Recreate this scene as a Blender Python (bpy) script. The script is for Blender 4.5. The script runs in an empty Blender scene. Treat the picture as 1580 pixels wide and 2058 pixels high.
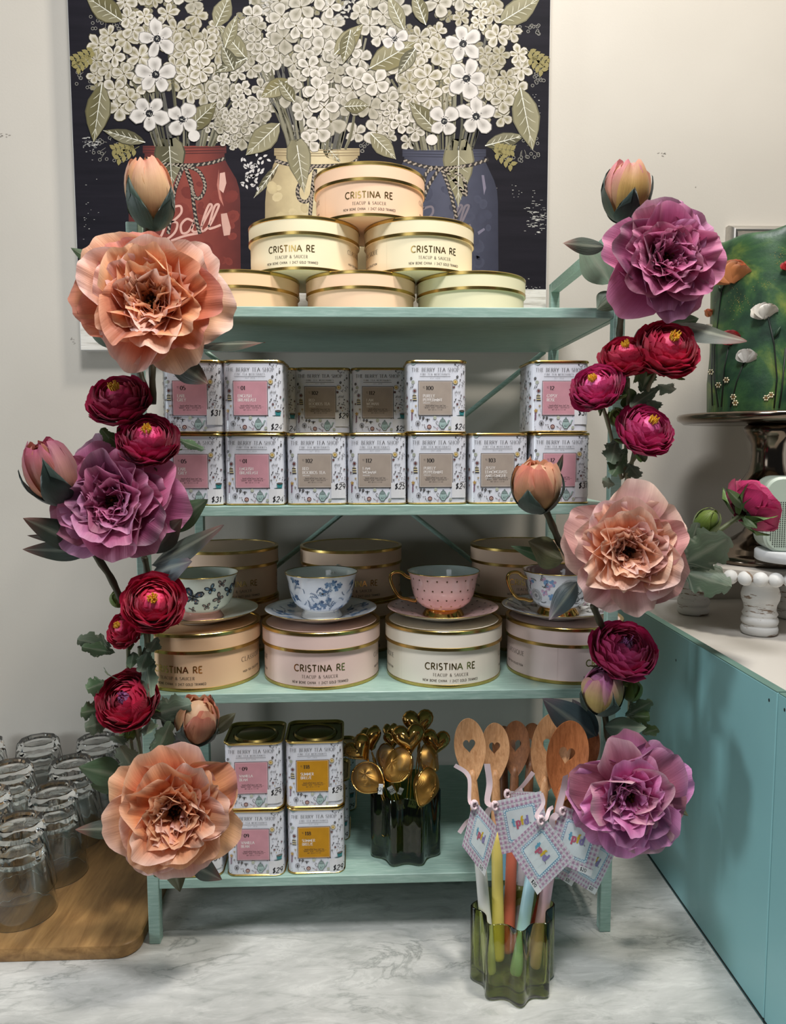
import bpy, math, random
from mathutils import Vector, Matrix
PI = math.pi
R_ = random.Random(7)
scene = bpy.context.scene
COL = scene.collection

# ---------------------------------------------------------------- camera
F = 1493.28
CAM = Vector((-0.0193, -0.9443, 0.6573))
YAW, PITCH, ROLL = 0.037, 0.0873, -0.0026
_fwd = Vector((math.sin(YAW) * math.cos(PITCH), math.cos(YAW) * math.cos(PITCH), -math.sin(PITCH)))
_r = Vector((math.cos(YAW), -math.sin(YAW), 0)); _u = _r.cross(_fwd)
_right = _r * math.cos(ROLL) + _u * math.sin(ROLL); _up = _u * math.cos(ROLL) - _r * math.sin(ROLL)
cam = bpy.data.cameras.new('camera'); cam.sensor_fit = 'HORIZONTAL'; cam.sensor_width = 36
cam.lens = 36 * F / 1580; cam.clip_start = 0.02
cam_ob = bpy.data.objects.new('camera', cam); COL.objects.link(cam_ob)
cam_ob.matrix_world = Matrix(((_right.x, _up.x, -_fwd.x, CAM.x), (_right.y, _up.y, -_fwd.y, CAM.y),
                              (_right.z, _up.z, -_fwd.z, CAM.z), (0, 0, 0, 1)))
scene.camera = cam_ob

# ---------------------------------------------------------------- world, lights, exposure
scene.view_settings.view_transform = 'Standard'; scene.view_settings.look = 'None'
scene.view_settings.gamma = 1; scene.view_settings.use_curve_mapping = False
scene.view_settings.exposure = 0.0
scene.cycles.max_bounces = 24; scene.cycles.transparent_max_bounces = 16; scene.cycles.transmission_bounces = 24; scene.cycles.diffuse_bounces = 4
scene.cycles.glossy_bounces = 6; scene.cycles.sample_clamp_indirect = 4
world = bpy.data.worlds.new('world'); scene.world = world; world.use_nodes = True
bg = world.node_tree.nodes['Background']; bg.inputs[0].default_value = (0.80, 0.87, 0.95, 1); bg.inputs[1].default_value = 0.045
def area(name, loc, target, sx, sy, power, color):
    l = bpy.data.lights.new(name, 'AREA'); l.shape = 'RECTANGLE'; l.size = sx; l.size_y = sy; l.energy = power; l.color = color
    o = bpy.data.objects.new(name, l); COL.objects.link(o); o.location = loc
    o.rotation_euler = (Vector(target) - Vector(loc)).to_track_quat('-Z', 'Y').to_euler(); return o
area('window_light', (-2.0, -0.55, 0.55), (0.3, -0.02, 0.25), 0.36, 0.45, 15, (0.86, 0.95, 1.0))
area('front_window_light', (-1.0, -2.1, 1.5), (0.0, 0.0, 0.45), 0.8, 0.8, 4, (0.90, 0.95, 1.0))
area('ceiling_light', (0.62, -0.42, 2.38), (0.0, 0.2, 0.6), 0.22, 0.22, 26, (1.0, 0.94, 0.85))
area('ceiling_panel_light', (-0.02, -0.80, 2.05), (0.0, 0.0, 0.4), 0.32, 0.32, 24, (0.98, 0.985, 1.0))

# ---------------------------------------------------------------- helpers
def S(r, g, b):
    f = lambda c: (c / 255 / 12.92) if c <= 10 else (((c / 255 + .055) / 1.055) ** 2.4)
    return (f(r), f(g), f(b))
def mixc(a, b, t): return tuple(a[i] + (b[i] - a[i]) * t for i in range(3))
def scl(a, k): return tuple(min(1, c * k) for c in a)
def ray(u, v): return _fwd + _right * ((u - 790) / F) + _up * ((1029 - v) / F)
def P(u, v, Y):                       # point of the plane y = Y seen at photo coordinates u, v
    d = ray(u, v); return CAM + d * ((Y - CAM.y) / d.y)
def lerp(a, b, t): return a + (b - a) * t

class Geo:
    def __init__(s): s.v = []; s.f = []; s.c = []; s.uv = []; s.mi = []
    def add(s, vs, fs, col=None, uvs=None, m=0, M=None):
        n = len(s.v)
        s.v += [tuple(M @ Vector(p)) for p in vs] if M is not None else [tuple(p) for p in vs]
        s.f += [tuple(n + i for i in q) for q in fs]; s.mi += [m] * len(fs)
        if col is None: col = (.8, .8, .8)
        s.c += list(col) if isinstance(col, list) else [col] * len(vs)
        s.uv += uvs if uvs else [(0, 0)] * len(vs)
        return s
    def box(s, x0, x1, y0, y1, z0, z1, b=0.0, col=None, m=0, M=None):
        if b <= 0:
            v = [(x, y, z) for z in (z0, z1) for y in (y0, y1) for x in (x0, x1)]
            f = [(0, 2, 3, 1), (4, 5, 7, 6), (0, 1, 5, 4), (2, 6, 7, 3), (0, 4, 6, 2), (1, 3, 7, 5)]
            return s.add(v, f, col, None, m, M)
        def ring(z, k): return [(x0 + k, y0 + b, z), (x0 + b, y0 + k, z), (x1 - b, y0 + k, z), (x1 - k, y0 + b, z),
                                (x1 - k, y1 - b, z), (x1 - b, y1 - k, z), (x0 + b, y1 - k, z), (x0 + k, y1 - b, z)]
        v = ring(z0, b) + ring(z0 + b, 0) + ring(z1 - b, 0) + ring(z1, b); f = [tuple(range(7, -1, -1)), tuple(range(24, 32))]
        for k in range(3):
            for i in range(8): j = (i + 1) % 8; f.append((k * 8 + i, k * 8 + j, k * 8 + 8 + j, k * 8 + 8 + i))
        return s.add(v, f, col, None, m, M)
    def lathe(s, prof, n=40, col=None, m=0, M=None, rf=None):
        v = []; f = []; uv = []; c = []
        for k, (r, z) in enumerate(prof):
            for i in range(n + 1):
                a = 2 * PI * i / n; q = rf(a, z) if rf else 1
                v.append((r * q * math.cos(a), r * q * math.sin(a), z)); uv.append((i / n, k / max(1, len(prof) - 1)))
        for k in range(len(prof) - 1):
            for i in range(n):
                a = k * (n + 1) + i; f.append((a, a + 1, a + n + 2, a + n + 1))
        return s.add(v, f, col, uv, m, M)
    def tube(s, pts, rad, n=8, col=None, m=0, M=None, cap=True):
        pts = [Vector(p) for p in pts]; L = len(pts); v = []; uv = []; f = []; cols = []
        if not isinstance(rad, (list, tuple)): rad = [rad] * L
        t0 = (pts[1] - pts[0]).normalized(); nrm = t0.orthogonal().normalized()
        for k in range(L):
            t = (pts[min(k + 1, L - 1)] - pts[max(k - 1, 0)]).normalized()
            nrm = (nrm - t * nrm.dot(t)).normalized(); b = t.cross(nrm)
            for i in range(n):
                a = 2 * PI * i / n; v.append(tuple(pts[k] + (nrm * math.cos(a) + b * math.sin(a)) * rad[k])); uv.append((i / n, k / L))
                cols.append(col[k] if isinstance(col, list) else col)
        for k in range(L - 1):
            for i in range(n): j = (i + 1) % n; f.append((k * n + i, k * n + j, k * n + n + j, k * n + n + i))
        if cap: f.append(tuple(range(n - 1, -1, -1))); f.append(tuple((L - 1) * n + i for i in range(n)))
        return s.add(v, f, cols if col is not None else None, uv, m, M)
    def ball(s, c, r, n=8, col=None, m=0, sc=(1, 1, 1)):
        v = []; f = []
        for k in range(n // 2 + 1):
            t = PI * k / (n // 2)
            for i in range(n): a = 2 * PI * i / n; v.append((c[0] + r * sc[0] * math.sin(t) * math.cos(a), c[1] + r * sc[1] * math.sin(t) * math.sin(a), c[2] + r * sc[2] * math.cos(t)))
        for k in range(n // 2):
            for i in range(n): j = (i + 1) % n; f.append((k * n + i, k * n + n + i, k * n + n + j, k * n + j))
        return s.add(v, f, col, None, m)
    def mesh(s, name):
        me = bpy.data.meshes.new(name); me.from_pydata(s.v, [], s.f)
        a = me.color_attributes.new('col', 'FLOAT_COLOR', 'POINT'); d = []
        for c in s.c: d += [c[0], c[1], c[2], 1.0]
        a.data.foreach_set('color', d)
        ul = me.uv_layers.new(name='UVMap'); li = [0] * len(me.loops); me.loops.foreach_get('vertex_index', li); d = []
        for i in li: d += s.uv[i]
        ul.data.foreach_set('uv', d); me.polygons.foreach_set('material_index', s.mi); return me

def props(o, label=None, cat=None, group=None, kind=None):
    if label: o['label'] = label
    if cat: o['category'] = cat
    if group: o['group'] = group
    if kind: o['kind'] = kind
    return o
def ob(name, geo, mats, parent=None, world=False, smooth=True, loc=None, label=None, cat=None, group=None, kind=None, sharp=None):
    me = geo.mesh(name) if isinstance(geo, Geo) else geo
    o = bpy.data.objects.new(name, me); COL.objects.link(o)
    if isinstance(geo, Geo):
        for m in (mats if isinstance(mats, (list, tuple)) else [mats]): me.materials.append(m)
        if smooth:
            me.polygons.foreach_set('use_smooth', [True] * len(me.polygons))
            if sharp: me.set_sharp_from_angle(angle=math.radians(sharp))
    if parent: o.parent = parent
    if parent and world:
        root = parent
        off = Vector((0, 0, 0))
        while root: off += root.location; root = root.parent
        o.matrix_parent_inverse = Matrix.Translation(-off)
    if loc is not None: o.location = loc
    return props(o, label, cat, group, kind)
def thing(name, label, cat, loc=(0, 0, 0), rz=0, group=None):
    o = bpy.data.objects.new(name, None); COL.objects.link(o); o.empty_display_size = .02
    o.location = loc; o.rotation_euler = (0, 0, rz); return props(o, label, cat, group)
def copy_tree(o, parent=None):
    c = o.copy(); COL.objects.link(c)
    if parent: c.parent = parent
    for ch in list(o.children): copy_tree(ch, c)
    return c

# ---------------------------------------------------------------- materials
MATS = {}
class NT:
    def __init__(s, name):
        s.m = bpy.data.materials.new(name); s.m.use_nodes = True; s.t = s.m.node_tree; s.N = s.t.nodes
        s.b = s.N['Principled BSDF']; s.out = s.N['Material Output']
    def n(s, typ, **kw):
        x = s.N.new(typ)
        for k, v in kw.items():
            if k.startswith('i_'): x.inputs[k[2:].replace('_', ' ')].default_value = v
            else: setattr(x, k, v)
        return x
    def l(s, a, b): s.t.links.new(a, b)
    def coord(s, kind='Object', scale=(1, 1, 1), rot=(0, 0, 0)):
        c = s.n('ShaderNodeTexCoord'); mp = s.n('ShaderNodeMapping'); s.l(c.outputs[kind], mp.inputs[0])
        mp.inputs['Scale'].default_value = scale; mp.inputs['Rotation'].default_value = rot; return mp.outputs[0]
    def noise(s, vec, scale, detail=4, rough=.5, dist=0):
        x = s.n('ShaderNodeTexNoise'); x.inputs['Scale'].default_value = scale; x.inputs['Detail'].default_value = detail
        x.inputs['Roughness'].default_value = rough; x.inputs['Distortion'].default_value = dist
        if vec is not None: s.l(vec, x.inputs['Vector'])
        return x.outputs['Fac']
    def ramp(s, fac, stops):
        x = s.n('ShaderNodeValToRGB'); e = x.color_ramp.elements
        while len(e) < len(stops): e.new(.5)
        for k, (p, c) in enumerate(stops): e[k].position = p; e[k].color = (*c, 1) if len(c) == 3 else c
        s.l(fac, x.inputs[0]); return x.outputs[0]
    def mul(s, a, b, fac=1.0, mode='MULTIPLY'):
        x = s.n('ShaderNodeMix', data_type='RGBA', blend_type=mode)
        if isinstance(fac, float): x.inputs[0].default_value = fac
        else: s.l(fac, x.inputs[0])
        for i, q in ((6, a), (7, b)):
            if isinstance(q, tuple): x.inputs[i].default_value = (*q[:3], 1)
            else: s.l(q, x.inputs[i])
        return x.outputs[2]
    def bump(s, h, strength=.2, dist=.001):
        x = s.n('ShaderNodeBump'); x.inputs['Strength'].default_value = strength; x.inputs['Distance'].default_value = dist
        s.l(h, x.inputs['Height']); s.l(x.outputs[0], s.b.inputs['Normal'])
    def attr(s):
        x = s.n('ShaderNodeAttribute'); x.attribute_name = 'col'; return x.outputs['Color']
    def set(s, color=None, rough=.5, metal=0, **kw):
        if color is not None:
            if isinstance(color, tuple): s.b.inputs['Base Color'].default_value = (*color[:3], 1)
            else: s.l(color, s.b.inputs['Base Color'])
        s.b.inputs['Roughness'].default_value = rough; s.b.inputs['Metallic'].default_value = metal
        for k, v in kw.items(): s.b.inputs[k.replace('_', ' ')].default_value = v
        return s
def mat_plain(name, color, rough=.5, metal=0, var=.12, vs=30, stretch=(1, 1, 1), bump=0.0, bscale=400, **kw):
    if name in MATS: return MATS[name]
    t = NT(name); v = t.coord(scale=stretch); n = t.noise(v, vs, 5)
    c = t.ramp(n, [(.3, scl(color, 1 - var)), (.7, scl(color, 1 + var * .5))]); t.set(c, rough, metal, **kw)
    if bump: t.bump(t.noise(v, bscale, 3), bump, .0004)
    MATS[name] = t.m; return t.m
def mat_attr(name, rough=.5, metal=0, var=.06, bump=0.0, **kw):
    t = NT(name); a = t.attr(); n = t.noise(t.coord(), 60, 4)
    c = t.mul(a, t.ramp(n, [(.3, (1 - var * 2,) * 3), (.7, (1, 1, 1))])); t.set(c, rough, metal, **kw)
    if 'ink' in name: t.b.inputs['Specular IOR Level'].default_value = .15
    if bump: t.bump(n, bump, .0005)
    return t.m
def mat_teal(name, color, rough=.45):
    t = NT(name); v = t.coord(scale=(3, 30, 30)); n = t.noise(v, 12, 6, .6, .4); n2 = t.noise(t.coord(), 6, 3)
    c = t.ramp(n, [(.25, scl(color, .80)), (.5, color), (.72, mixc(color, (.75, .85, .80), .28))])
    t.set(t.mul(c, t.ramp(n2, [(.3, (.88, .9, .9)), (.7, (1, 1, 1))])), rough); t.bump(n, .25, .0006); return t.m
M_shelf = mat_teal('teal_brushed_paint', S(156, 186, 174))
M_cab = mat_plain('cabinet_teal_paint', S(136, 186, 188), .42, var=.05, vs=5, bump=.08, bscale=500)
M_cabedge = mat_plain('cabinet_edge_paint', S(96, 128, 118), .5, var=.12, vs=20)
def mk_wall():
    t = NT('wall_paint'); v = t.coord(); n = t.noise(v, 3, 3)
    t.set(t.ramp(n, [(.35, S(181, 175, 165)), (.65, S(188, 182, 172))]), .75); t.bump(t.noise(v, 260, 4), .18, .0008); return t.m
M_wall = mk_wall()
def mk_marble():
    t = NT('marble'); v = t.coord(scale=(1, 2.3, 1), rot=(0, 0, -.55)); w = t.noise(v, 7, 9, .62, 1.0); w2 = t.noise(v, 3.0, 6, .6, .6)
    base = t.ramp(w2, [(.30, S(158, 160, 156)), (.50, S(196, 196, 192)), (.72, S(222, 221, 217))])
    ve = t.ramp(w, [(.470, (1, 1, 1)), (.494, (.62, .64, .63)), (.50, (.44, .47, .46)), (.506, (.66, .67, .66)), (.530, (1, 1, 1))])
    msk = t.ramp(t.noise(v, 4.1, 2), [(.45, (0, 0, 0)), (.62, (.8, .8, .8))])
    c = t.mul(base, ve, msk)
    w3 = t.noise(t.coord(scale=(1, 3.2, 1), rot=(0, 0, -.7)), 16, 8, .68, .8)
    fine = t.ramp(w3, [(.36, (.80, .81, .80)), (.46, (.96, .96, .96)), (.54, (1, 1, 1)), (.60, (1.12, 1.12, 1.12)), (.64, (1, 1, 1))])
    t.set(t.mul(c, fine), .25); return t.m
M_marble = mk_marble()
def mk_wood(name, a, b, scale=(1, 9, 9), sc=14, rough=.5, rot=(0, 0, 0), rings=True, kind='Object'):
    t = NT(name); v = t.coord(kind, scale=scale, rot=rot); n = t.noise(v, sc, 6, .6, .6); n2 = t.noise(v, sc * 4, 3)
    c = t.ramp(n, [(.28, a), (.5, mixc(a, b, .6)), (.68, b)])
    t.set(t.mul(c, t.ramp(n2, [(.35, (.78, .76, .72)), (.55, (1, 1, 1))]), .6), rough); t.bump(n2, .12, .0004); return t.m
M_board = mk_wood('rubberwood_board', S(120, 84, 44), S(184, 142, 88), (5, .8, 6), 9, .42, (0, 0, -.25))
M_spoonA = mk_wood('beech_wood', S(176, 124, 80), S(214, 164, 118), (20, 20, 3), 14, .5)
M_spoonB = mk_wood('warm_beech_wood', S(150, 86, 44), S(196, 122, 72), (20, 20, 3), 14, .5)
M_gold = mat_plain('gold_foil', S(206, 176, 104), .24, 1, var=.12, vs=40, bump=.1, bscale=120)
M_goldrefl = mat_plain('gold_lid_dark_reflection', S(140, 122, 70), .22, 1, var=.15, vs=20)  # lid gold with the dark reflection of the shelf above put into its colour
M_goldm = mat_plain('polished_gold', S(205, 165, 95), .10, 1, var=.1, vs=30)
M_silver = mat_plain('brushed_silver', S(200, 196, 190), .38, 1, var=.06, vs=8, stretch=(1, 30, 30))
M_nickel = mat_plain('dark_nickel', S(120, 108, 96), .14, 1, var=.2, vs=12, bump=.15, bscale=30)
M_art = mat_attr('printed_ink', .55)
M_artg = mat_attr('printed_gloss', .3)
M_ceramic = mat_plain('white_china', S(232, 230, 224), .12, var=.02, Coat_Weight=.5)
M_tin = mat_plain('white_tin', S(226, 228, 236), .25, var=.03, vs=8)
M_label = mat_plain('price_paper', S(232, 232, 232), .6, var=.03)
def mk_glass(name, color, rough=.0, ior=1.47):
    t = NT(name); t.set(color, rough, 0, Transmission_Weight=1.0, IOR=ior); return t.m
M_glass = mk_glass('clear_glass', (.965, .98, .975), 0, 1.45)
M_green = mk_glass('green_glass', S(206, 214, 140), 0, 1.10)
M_smoke = mk_glass('dark_green_glass', S(134, 146, 88), 0, 1.12)
for m_ in (M_green, M_smoke): m_.node_tree.nodes['Principled BSDF'].inputs['Coat Weight'].default_value = 1.0; m_.node_tree.nodes['Principled BSDF'].inputs['Coat Roughness'].default_value = .02
def mk_petal(name, trans=.32, rough=.55, lines=34):
    t = NT(name); a = t.attr(); v = t.coord('UV', scale=(lines, 2.0, 1)); n = t.noise(v, 1.0, 4, .6, .6)
    n2 = t.noise(t.coord(), 45, 3)
    c = t.mul(a, t.ramp(n, [(.3, (.90, .85, .86)), (.62, (1, 1, 1))])); c = t.mul(c, t.ramp(n2, [(.3, (.88, .82, .84)), (.65, (1, 1, 1))]))
    t.set(c, rough, 0, Sheen_Weight=.15); t.bump(n, .42, .0014)
    tr = t.n('ShaderNodeBsdfTranslucent'); t.l(c, tr.inputs[0]); mx = t.n('ShaderNodeMixShader'); mx.inputs[0].default_value = trans
    t.l(t.b.outputs[0], mx.inputs[1]); t.l(tr.outputs[0], mx.inputs[2]); t.l(mx.outputs[0], t.out.inputs[0]); return t.m
M_petal = mk_petal('silk_petal')
M_leaf = mk_petal('silk_leaf', .12, .5, 10)
M_stem = mat_attr('stem', .55, var=.12, bump=.3)
# ---------------------------------------------------------------- flat artwork (print as thin inked shapes)
def arc(cx, cy, rx, ry, a0, a1, n=8):
    return [(cx + rx * math.cos(math.radians(a0 + (a1 - a0) * i / n)), cy + ry * math.sin(math.radians(a0 + (a1 - a0) * i / n))) for i in range(n + 1)]
GL = {  # glyph: width, strokes (cap height 1)
 'A': (.80, [[(0, 0), (.4, 1)], [(.4, 1), (.8, 0)], [(.15, .36), (.65, .36)]]),
 'B': (.62, [[(.08, 0), (.08, 1)], [(.08, 1), (.3, 1)] + arc(.3, .76, .24, .24, 90, -90) + [(.08, .52)], [(.3, .52)] + arc(.32, .26, .28, .26, 90, -90) + [(.08, 0)]]),
 'C': (.78, [arc(.45, .5, .42, .5, 48, 312, 14)]),
 'D': (.78, [[(.08, 0), (.08, 1)], [(.08, 1), (.28, 1)] + arc(.3, .5, .44, .5, 90, -90, 10) + [(.08, 0)]]),
 'E': (.58, [[(.08, 0), (.08, 1)], [(.08, 1), (.54, 1)], [(.08, .52), (.46, .52)], [(.08, 0), (.56, 0)]]),
 'F': (.54, [[(.08, 0), (.08, 1)], [(.08, 1), (.52, 1)], [(.08, .52), (.44, .52)]]),
 'G': (.84, [arc(.45, .5, .42, .5, 48, 325, 14) + [(.80, .42), (.5, .42)]]),
 'H': (.78, [[(.08, 0), (.08, 1)], [(.70, 0), (.70, 1)], [(.08, .52), (.70, .52)]]),
 'I': (.24, [[(.12, 0), (.12, 1)]]),
 'J': (.44, [[(.34, 1), (.34, .25)] + arc(.18, .22, .16, .22, 0, -150, 6)]),
 'K': (.68, [[(.08, 0), (.08, 1)], [(.62, 1), (.08, .42)], [(.25, .58), (.66, 0)]]),
 'L': (.54, [[(.08, 0), (.08, 1)], [(.08, 0), (.52, 0)]]),
 'M': (.94, [[(.08, 0), (.12, 1)], [(.12, 1), (.47, .15)], [(.47, .15), (.82, 1)], [(.82, 1), (.88, 0)]]),
 'N': (.78, [[(.08, 0), (.08, 1)], [(.08, 1), (.70, 0)], [(.70, 0), (.70, 1)]]),
 'O': (.92, [arc(.46, .5, .43, .5, 0, 360, 18)]),
 'P': (.60, [[(.08, 0), (.08, 1)], [(.08, 1), (.3, 1)] + arc(.3, .74, .26, .26, 90, -90) + [(.08, .48)]]),
 'Q': (.92, [arc(.46, .5, .43, .5, 0, 360, 18), [(.5, .25), (.85, -.12)]]),
 'R': (.66, [[(.08, 0), (.08, 1)], [(.08, 1), (.3, 1)] + arc(.3, .74, .26, .26, 90, -90) + [(.08, .48)], [(.3, .48), (.64, 0)]]),
 'S': (.56, [arc(.28, .75, .22, .25, 40, 180, 6) + arc(.28, .75, .22, .24, 200, 262, 3) + arc(.28, .26, .24, .26, 85, -140, 9)]),
 'T': (.68, [[(.34, 0), (.34, 1)], [(.02, 1), (.66, 1)]]),
 'U': (.76, [[(.08, 1), (.08, .35)] + arc(.38, .32, .30, .32, 180, 360, 8) + [(.68, 1)]]),
 'V': (.76, [[(.02, 1), (.38, 0)], [(.38, 0), (.74, 1)]]),
 'W': (1.08, [[(.02, 1), (.29, 0)], [(.29, 0), (.54, .9)], [(.54, .9), (.79, 0)], [(.79, 0), (1.06, 1)]]),
 'X': (.7, [[(.04, 0), (.66, 1)], [(.04, 1), (.66, 0)]]),
 'Y': (.70, [[(.02, 1), (.35, .48)], [(.68, 1), (.35, .48)], [(.35, .48), (.35, 0)]]),
 'Z': (.64, [[(.04, 1), (.6, 1), (.04, 0), (.62, 0)]]),
 '0': (.64, [arc(.32, .5, .27, .5, 0, 360, 16)]),
 '1': (.40, [[(.08, .82), (.22, 1)], [(.22, 1), (.22, 0)]]),
 '2': (.60, [arc(.29, .74, .24, .26, 165, -35, 8) + [(.04, 0)], [(.04, 0), (.56, 0)]]),
 '3': (.58, [arc(.27, .76, .22, .24, 150, -85, 8), arc(.27, .27, .26, .27, 85, -150, 9)]),
 '4': (.62, [[(.44, 0), (.44, 1), (.02, .3), (.6, .3)]]),
 '5': (.58, [[(.5, 1), (.14, 1), (.1, .56)] + arc(.28, .31, .26, .31, 115, -145, 9)]),
 '8': (.58, [arc(.29, .76, .2, .24, 0, 360, 12), arc(.29, .27, .26, .27, 0, 360, 12)]),
 '9': (.60, [arc(.3, .70, .24, .3, 0, 360, 12), [(.54, .7)] + arc(.26, .55, .28, .55, 10, -70, 6)]),
 '$': (.56, [arc(.28, .72, .2, .2, 40, 260, 8) + arc(.28, .28, .22, .22, 85, -140, 8), [(.30, 1.12), (.26, -.14)]]),
 '&': (.80, [[(.74, 0), (.2, .68)] + arc(.33, .8, .16, .2, 200, -30, 8) + [(.12, .38)] + arc(.32, .24, .25, .24, 150, 330, 7) + [(.7, .5)]]),
 '.': (.2, [[(.07, 0), (.13, .07)]]), ',': (.2, [[(.12, .06), (.05, -.14)]]), '/': (.4, [[(.02, -.05), (.36, 1)]]), '|': (.3, [[(.15, 0), (.15, 1)]]),
 '-': (.4, [[(.1, .5), (.3, .5)]]), ' ': (.42, []),
 'a': (.5, [arc(.22, .3, .18, .3, 0, 360, 10), [(.42, .6), (.42, 0)]]), 'c': (.46, [arc(.25, .3, .2, .3, 50, 310, 8)]),
 'd': (.52, [arc(.23, .3, .19, .3, 0, 360, 12), [(.43, 1.05), (.43, 0)]]), 'e': (.48, [[(.06, .3), (.42, .3)] + arc(.24, .3, .19, .3, 0, 310, 9)]),
 'f': (.36, [arc(.30, .82, .14, .2, 60, 180, 5) + [(.16, 0)], [(-.05, .6), (.40, .6)]]), 'h': (.5, [[(.08, 0), (.08, 1)], [(.08, .4)] + arc(.25, .4, .17, .2, 180, 0, 6) + [(.42, 0)]]),
 'l': (.2, [[(.1, 0), (.1, 1)]]), 'n': (.5, [[(.08, 0), (.08, .6)], [(.08, .4)] + arc(.25, .4, .17, .2, 180, 0, 6) + [(.42, 0)]]),
 'o': (.5, [arc(.25, .3, .2, .3, 0, 360, 10)]), 'p': (.52, [[(.08, .62), (.08, -.38)], arc(.29, .3, .19, .3, 0, 360, 12)]),
 'r': (.36, [[(.08, 0), (.08, .6)], [(.08, .4), (.2, .57), (.34, .56)]]), 's': (.4, [arc(.2, .45, .13, .15, 40, 260, 6) + arc(.2, .15, .15, .15, 80, -140, 6)]),
 't': (.40, [[(.18, .95), (.18, .12), (.36, .02)], [(-.05, .6), (.42, .6)]]),
 'i': (.2, [[(.1, 0), (.1, .6)], [(.1, .8), (.1, .88)]]), 'k': (.46, [[(.08, 0), (.08, 1)], [(.4, .6), (.1, .28), (.42, 0)]]), 'g': (.5, [arc(.25, .3, .2, .3, 0, 360, 10), [(.45, .6), (.43, -.25), (.1, -.3)]]),
}
class Art(Geo):
    def poly(s, pts, col, z=0, cc=None):
        if cc is None: return s.add([(x, y, z) for x, y in pts], [tuple(range(len(pts)))], col)
        cx = sum(p[0] for p in pts) / len(pts); cy = sum(p[1] for p in pts) / len(pts); n = len(pts)
        return s.add([(x, y, z) for x, y in pts] + [(cx, cy, z)], [(i, (i + 1) % n, n) for i in range(n)], [col] * n + [cc])
    def ell(s, cx, cy, rx, ry, col, z=0, n=12, rot=0, cc=None):
        c, q = math.cos(rot), math.sin(rot)
        return s.poly([(cx + rx * math.cos(2 * PI * i / n) * c - ry * math.sin(2 * PI * i / n) * q, cy + rx * math.cos(2 * PI * i / n) * q + ry * math.sin(2 * PI * i / n) * c) for i in range(n)], col, z, cc)
    def ring(s, cx, cy, r, w, col, z=0, n=14, ry=None):
        ry = ry or r
        s.stroke([(cx + r * math.cos(2 * PI * i / n), cy + ry * math.sin(2 * PI * i / n)) for i in range(n + 1)], w, col, z)
    def rect(s, x0, y0, x1, y1, col, z=0, nx=1):
        for i in range(nx):
            a = x0 + (x1 - x0) * i / nx; b = x0 + (x1 - x0) * (i + 1) / nx
            s.add([(a, y0, z), (b, y0, z), (b, y1, z), (a, y1, z)], [(0, 1, 2, 3)], col)
    def frame(s, x0, y0, x1, y1, w, col, z=0):
        s.rect(x0, y0, x1, y0 + w, col, z); s.rect(x0, y1 - w, x1, y1, col, z); s.rect(x0, y0, x0 + w, y1, col, z); s.rect(x1 - w, y0, x1, y1, col, z)
    def stroke(s, pts, w, col, z=0, taper=False):
        n = len(pts)
        if n < 2: return
        L = []
        for i in range(n):
            a = pts[max(0, i - 1)]; b = pts[min(n - 1, i + 1)]; dx, dy = b[0] - a[0], b[1] - a[1]; d = math.hypot(dx, dy) or 1
            ww = w[i] if isinstance(w, list) else (w * (math.sin(PI * (i + .35) / (n - .3)) if taper else 1))
            L.append((pts[i][0] - dy / d * ww / 2, pts[i][1] + dx / d * ww / 2, pts[i][0] + dy / d * ww / 2, pts[i][1] - dx / d * ww / 2))
        v = []
        for a in L: v += [(a[0], a[1], z), (a[2], a[3], z)]
        s.add(v, [(2 * i, 2 * i + 1, 2 * i + 3, 2 * i + 2) for i in range(n - 1)], col)
    def text(s, txt, x, y, h, col, z=0, style='serif', align='l', sp=.12, wt=None, ital=0, sx=1.0, M=None, fit=None):
        W = sum(GL.get(c, GL[' '])[0] + sp for c in txt) - sp
        if fit: sx = fit / (W * h)
        W *= h * sx
        if align == 'c': x -= W / 2
        if align == 'r': x -= W
        th, tn = {'serif': (.12, .05), 'sans': (.15, .15), 'bold': (.19, .19), 'thin': (.08, .07), 'heavy': (.24, .09), 'hand': (.12, .10), 'logo': (.25, .14)}[style]
        if wt: th, tn = th * wt, tn * wt
        for c in txt:
            w, st = GL.get(c, GL[' '])
            for pts in st:
                q = []; ww = []
                for i, (px, py) in enumerate(pts):
                    a = pts[max(0, i - 1)]; b = pts[min(len(pts) - 1, i + 1)]; dx, dy = b[0] - a[0], b[1] - a[1]; d = math.hypot(dx, dy) or 1
                    ww.append((tn + (th - tn) * (abs(dy) / d) ** 1.5) * h)
                    X = x + (px + ital * py) * h * sx; Y = y + py * h; q.append((X, Y) if M is None else M(X, Y))
                s.stroke(q, ww, col, z)
                if style in ('serif', 'heavy'):
                    for k, kk in ((0, 1), (-1, -2)):
                        px, py = pts[k]; d = pts[kk]
                        if (abs(py) < .01 or abs(py - 1) < .01) and abs(d[1] - py) > .5 * abs(d[0] - px):
                            A = [(x + (px + ital * py - .11) * h * sx, y + py * h), (x + (px + ital * py + .11) * h * sx, y + py * h)]
                            if M: A = [M(*a) for a in A]
                            s.stroke(A, .05 * h, col, z)
            x += (w + sp) * h * sx
        return x
    def mapped(s, fn):
        s.v = [tuple(fn(*p)) for p in s.v]; return s
def script_line(txt, x, y, h, art, col, z=0):    # hand written prices
    return art.text(txt, x, y, h, col, z, 'hand', sp=.1, ital=.18)

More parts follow.
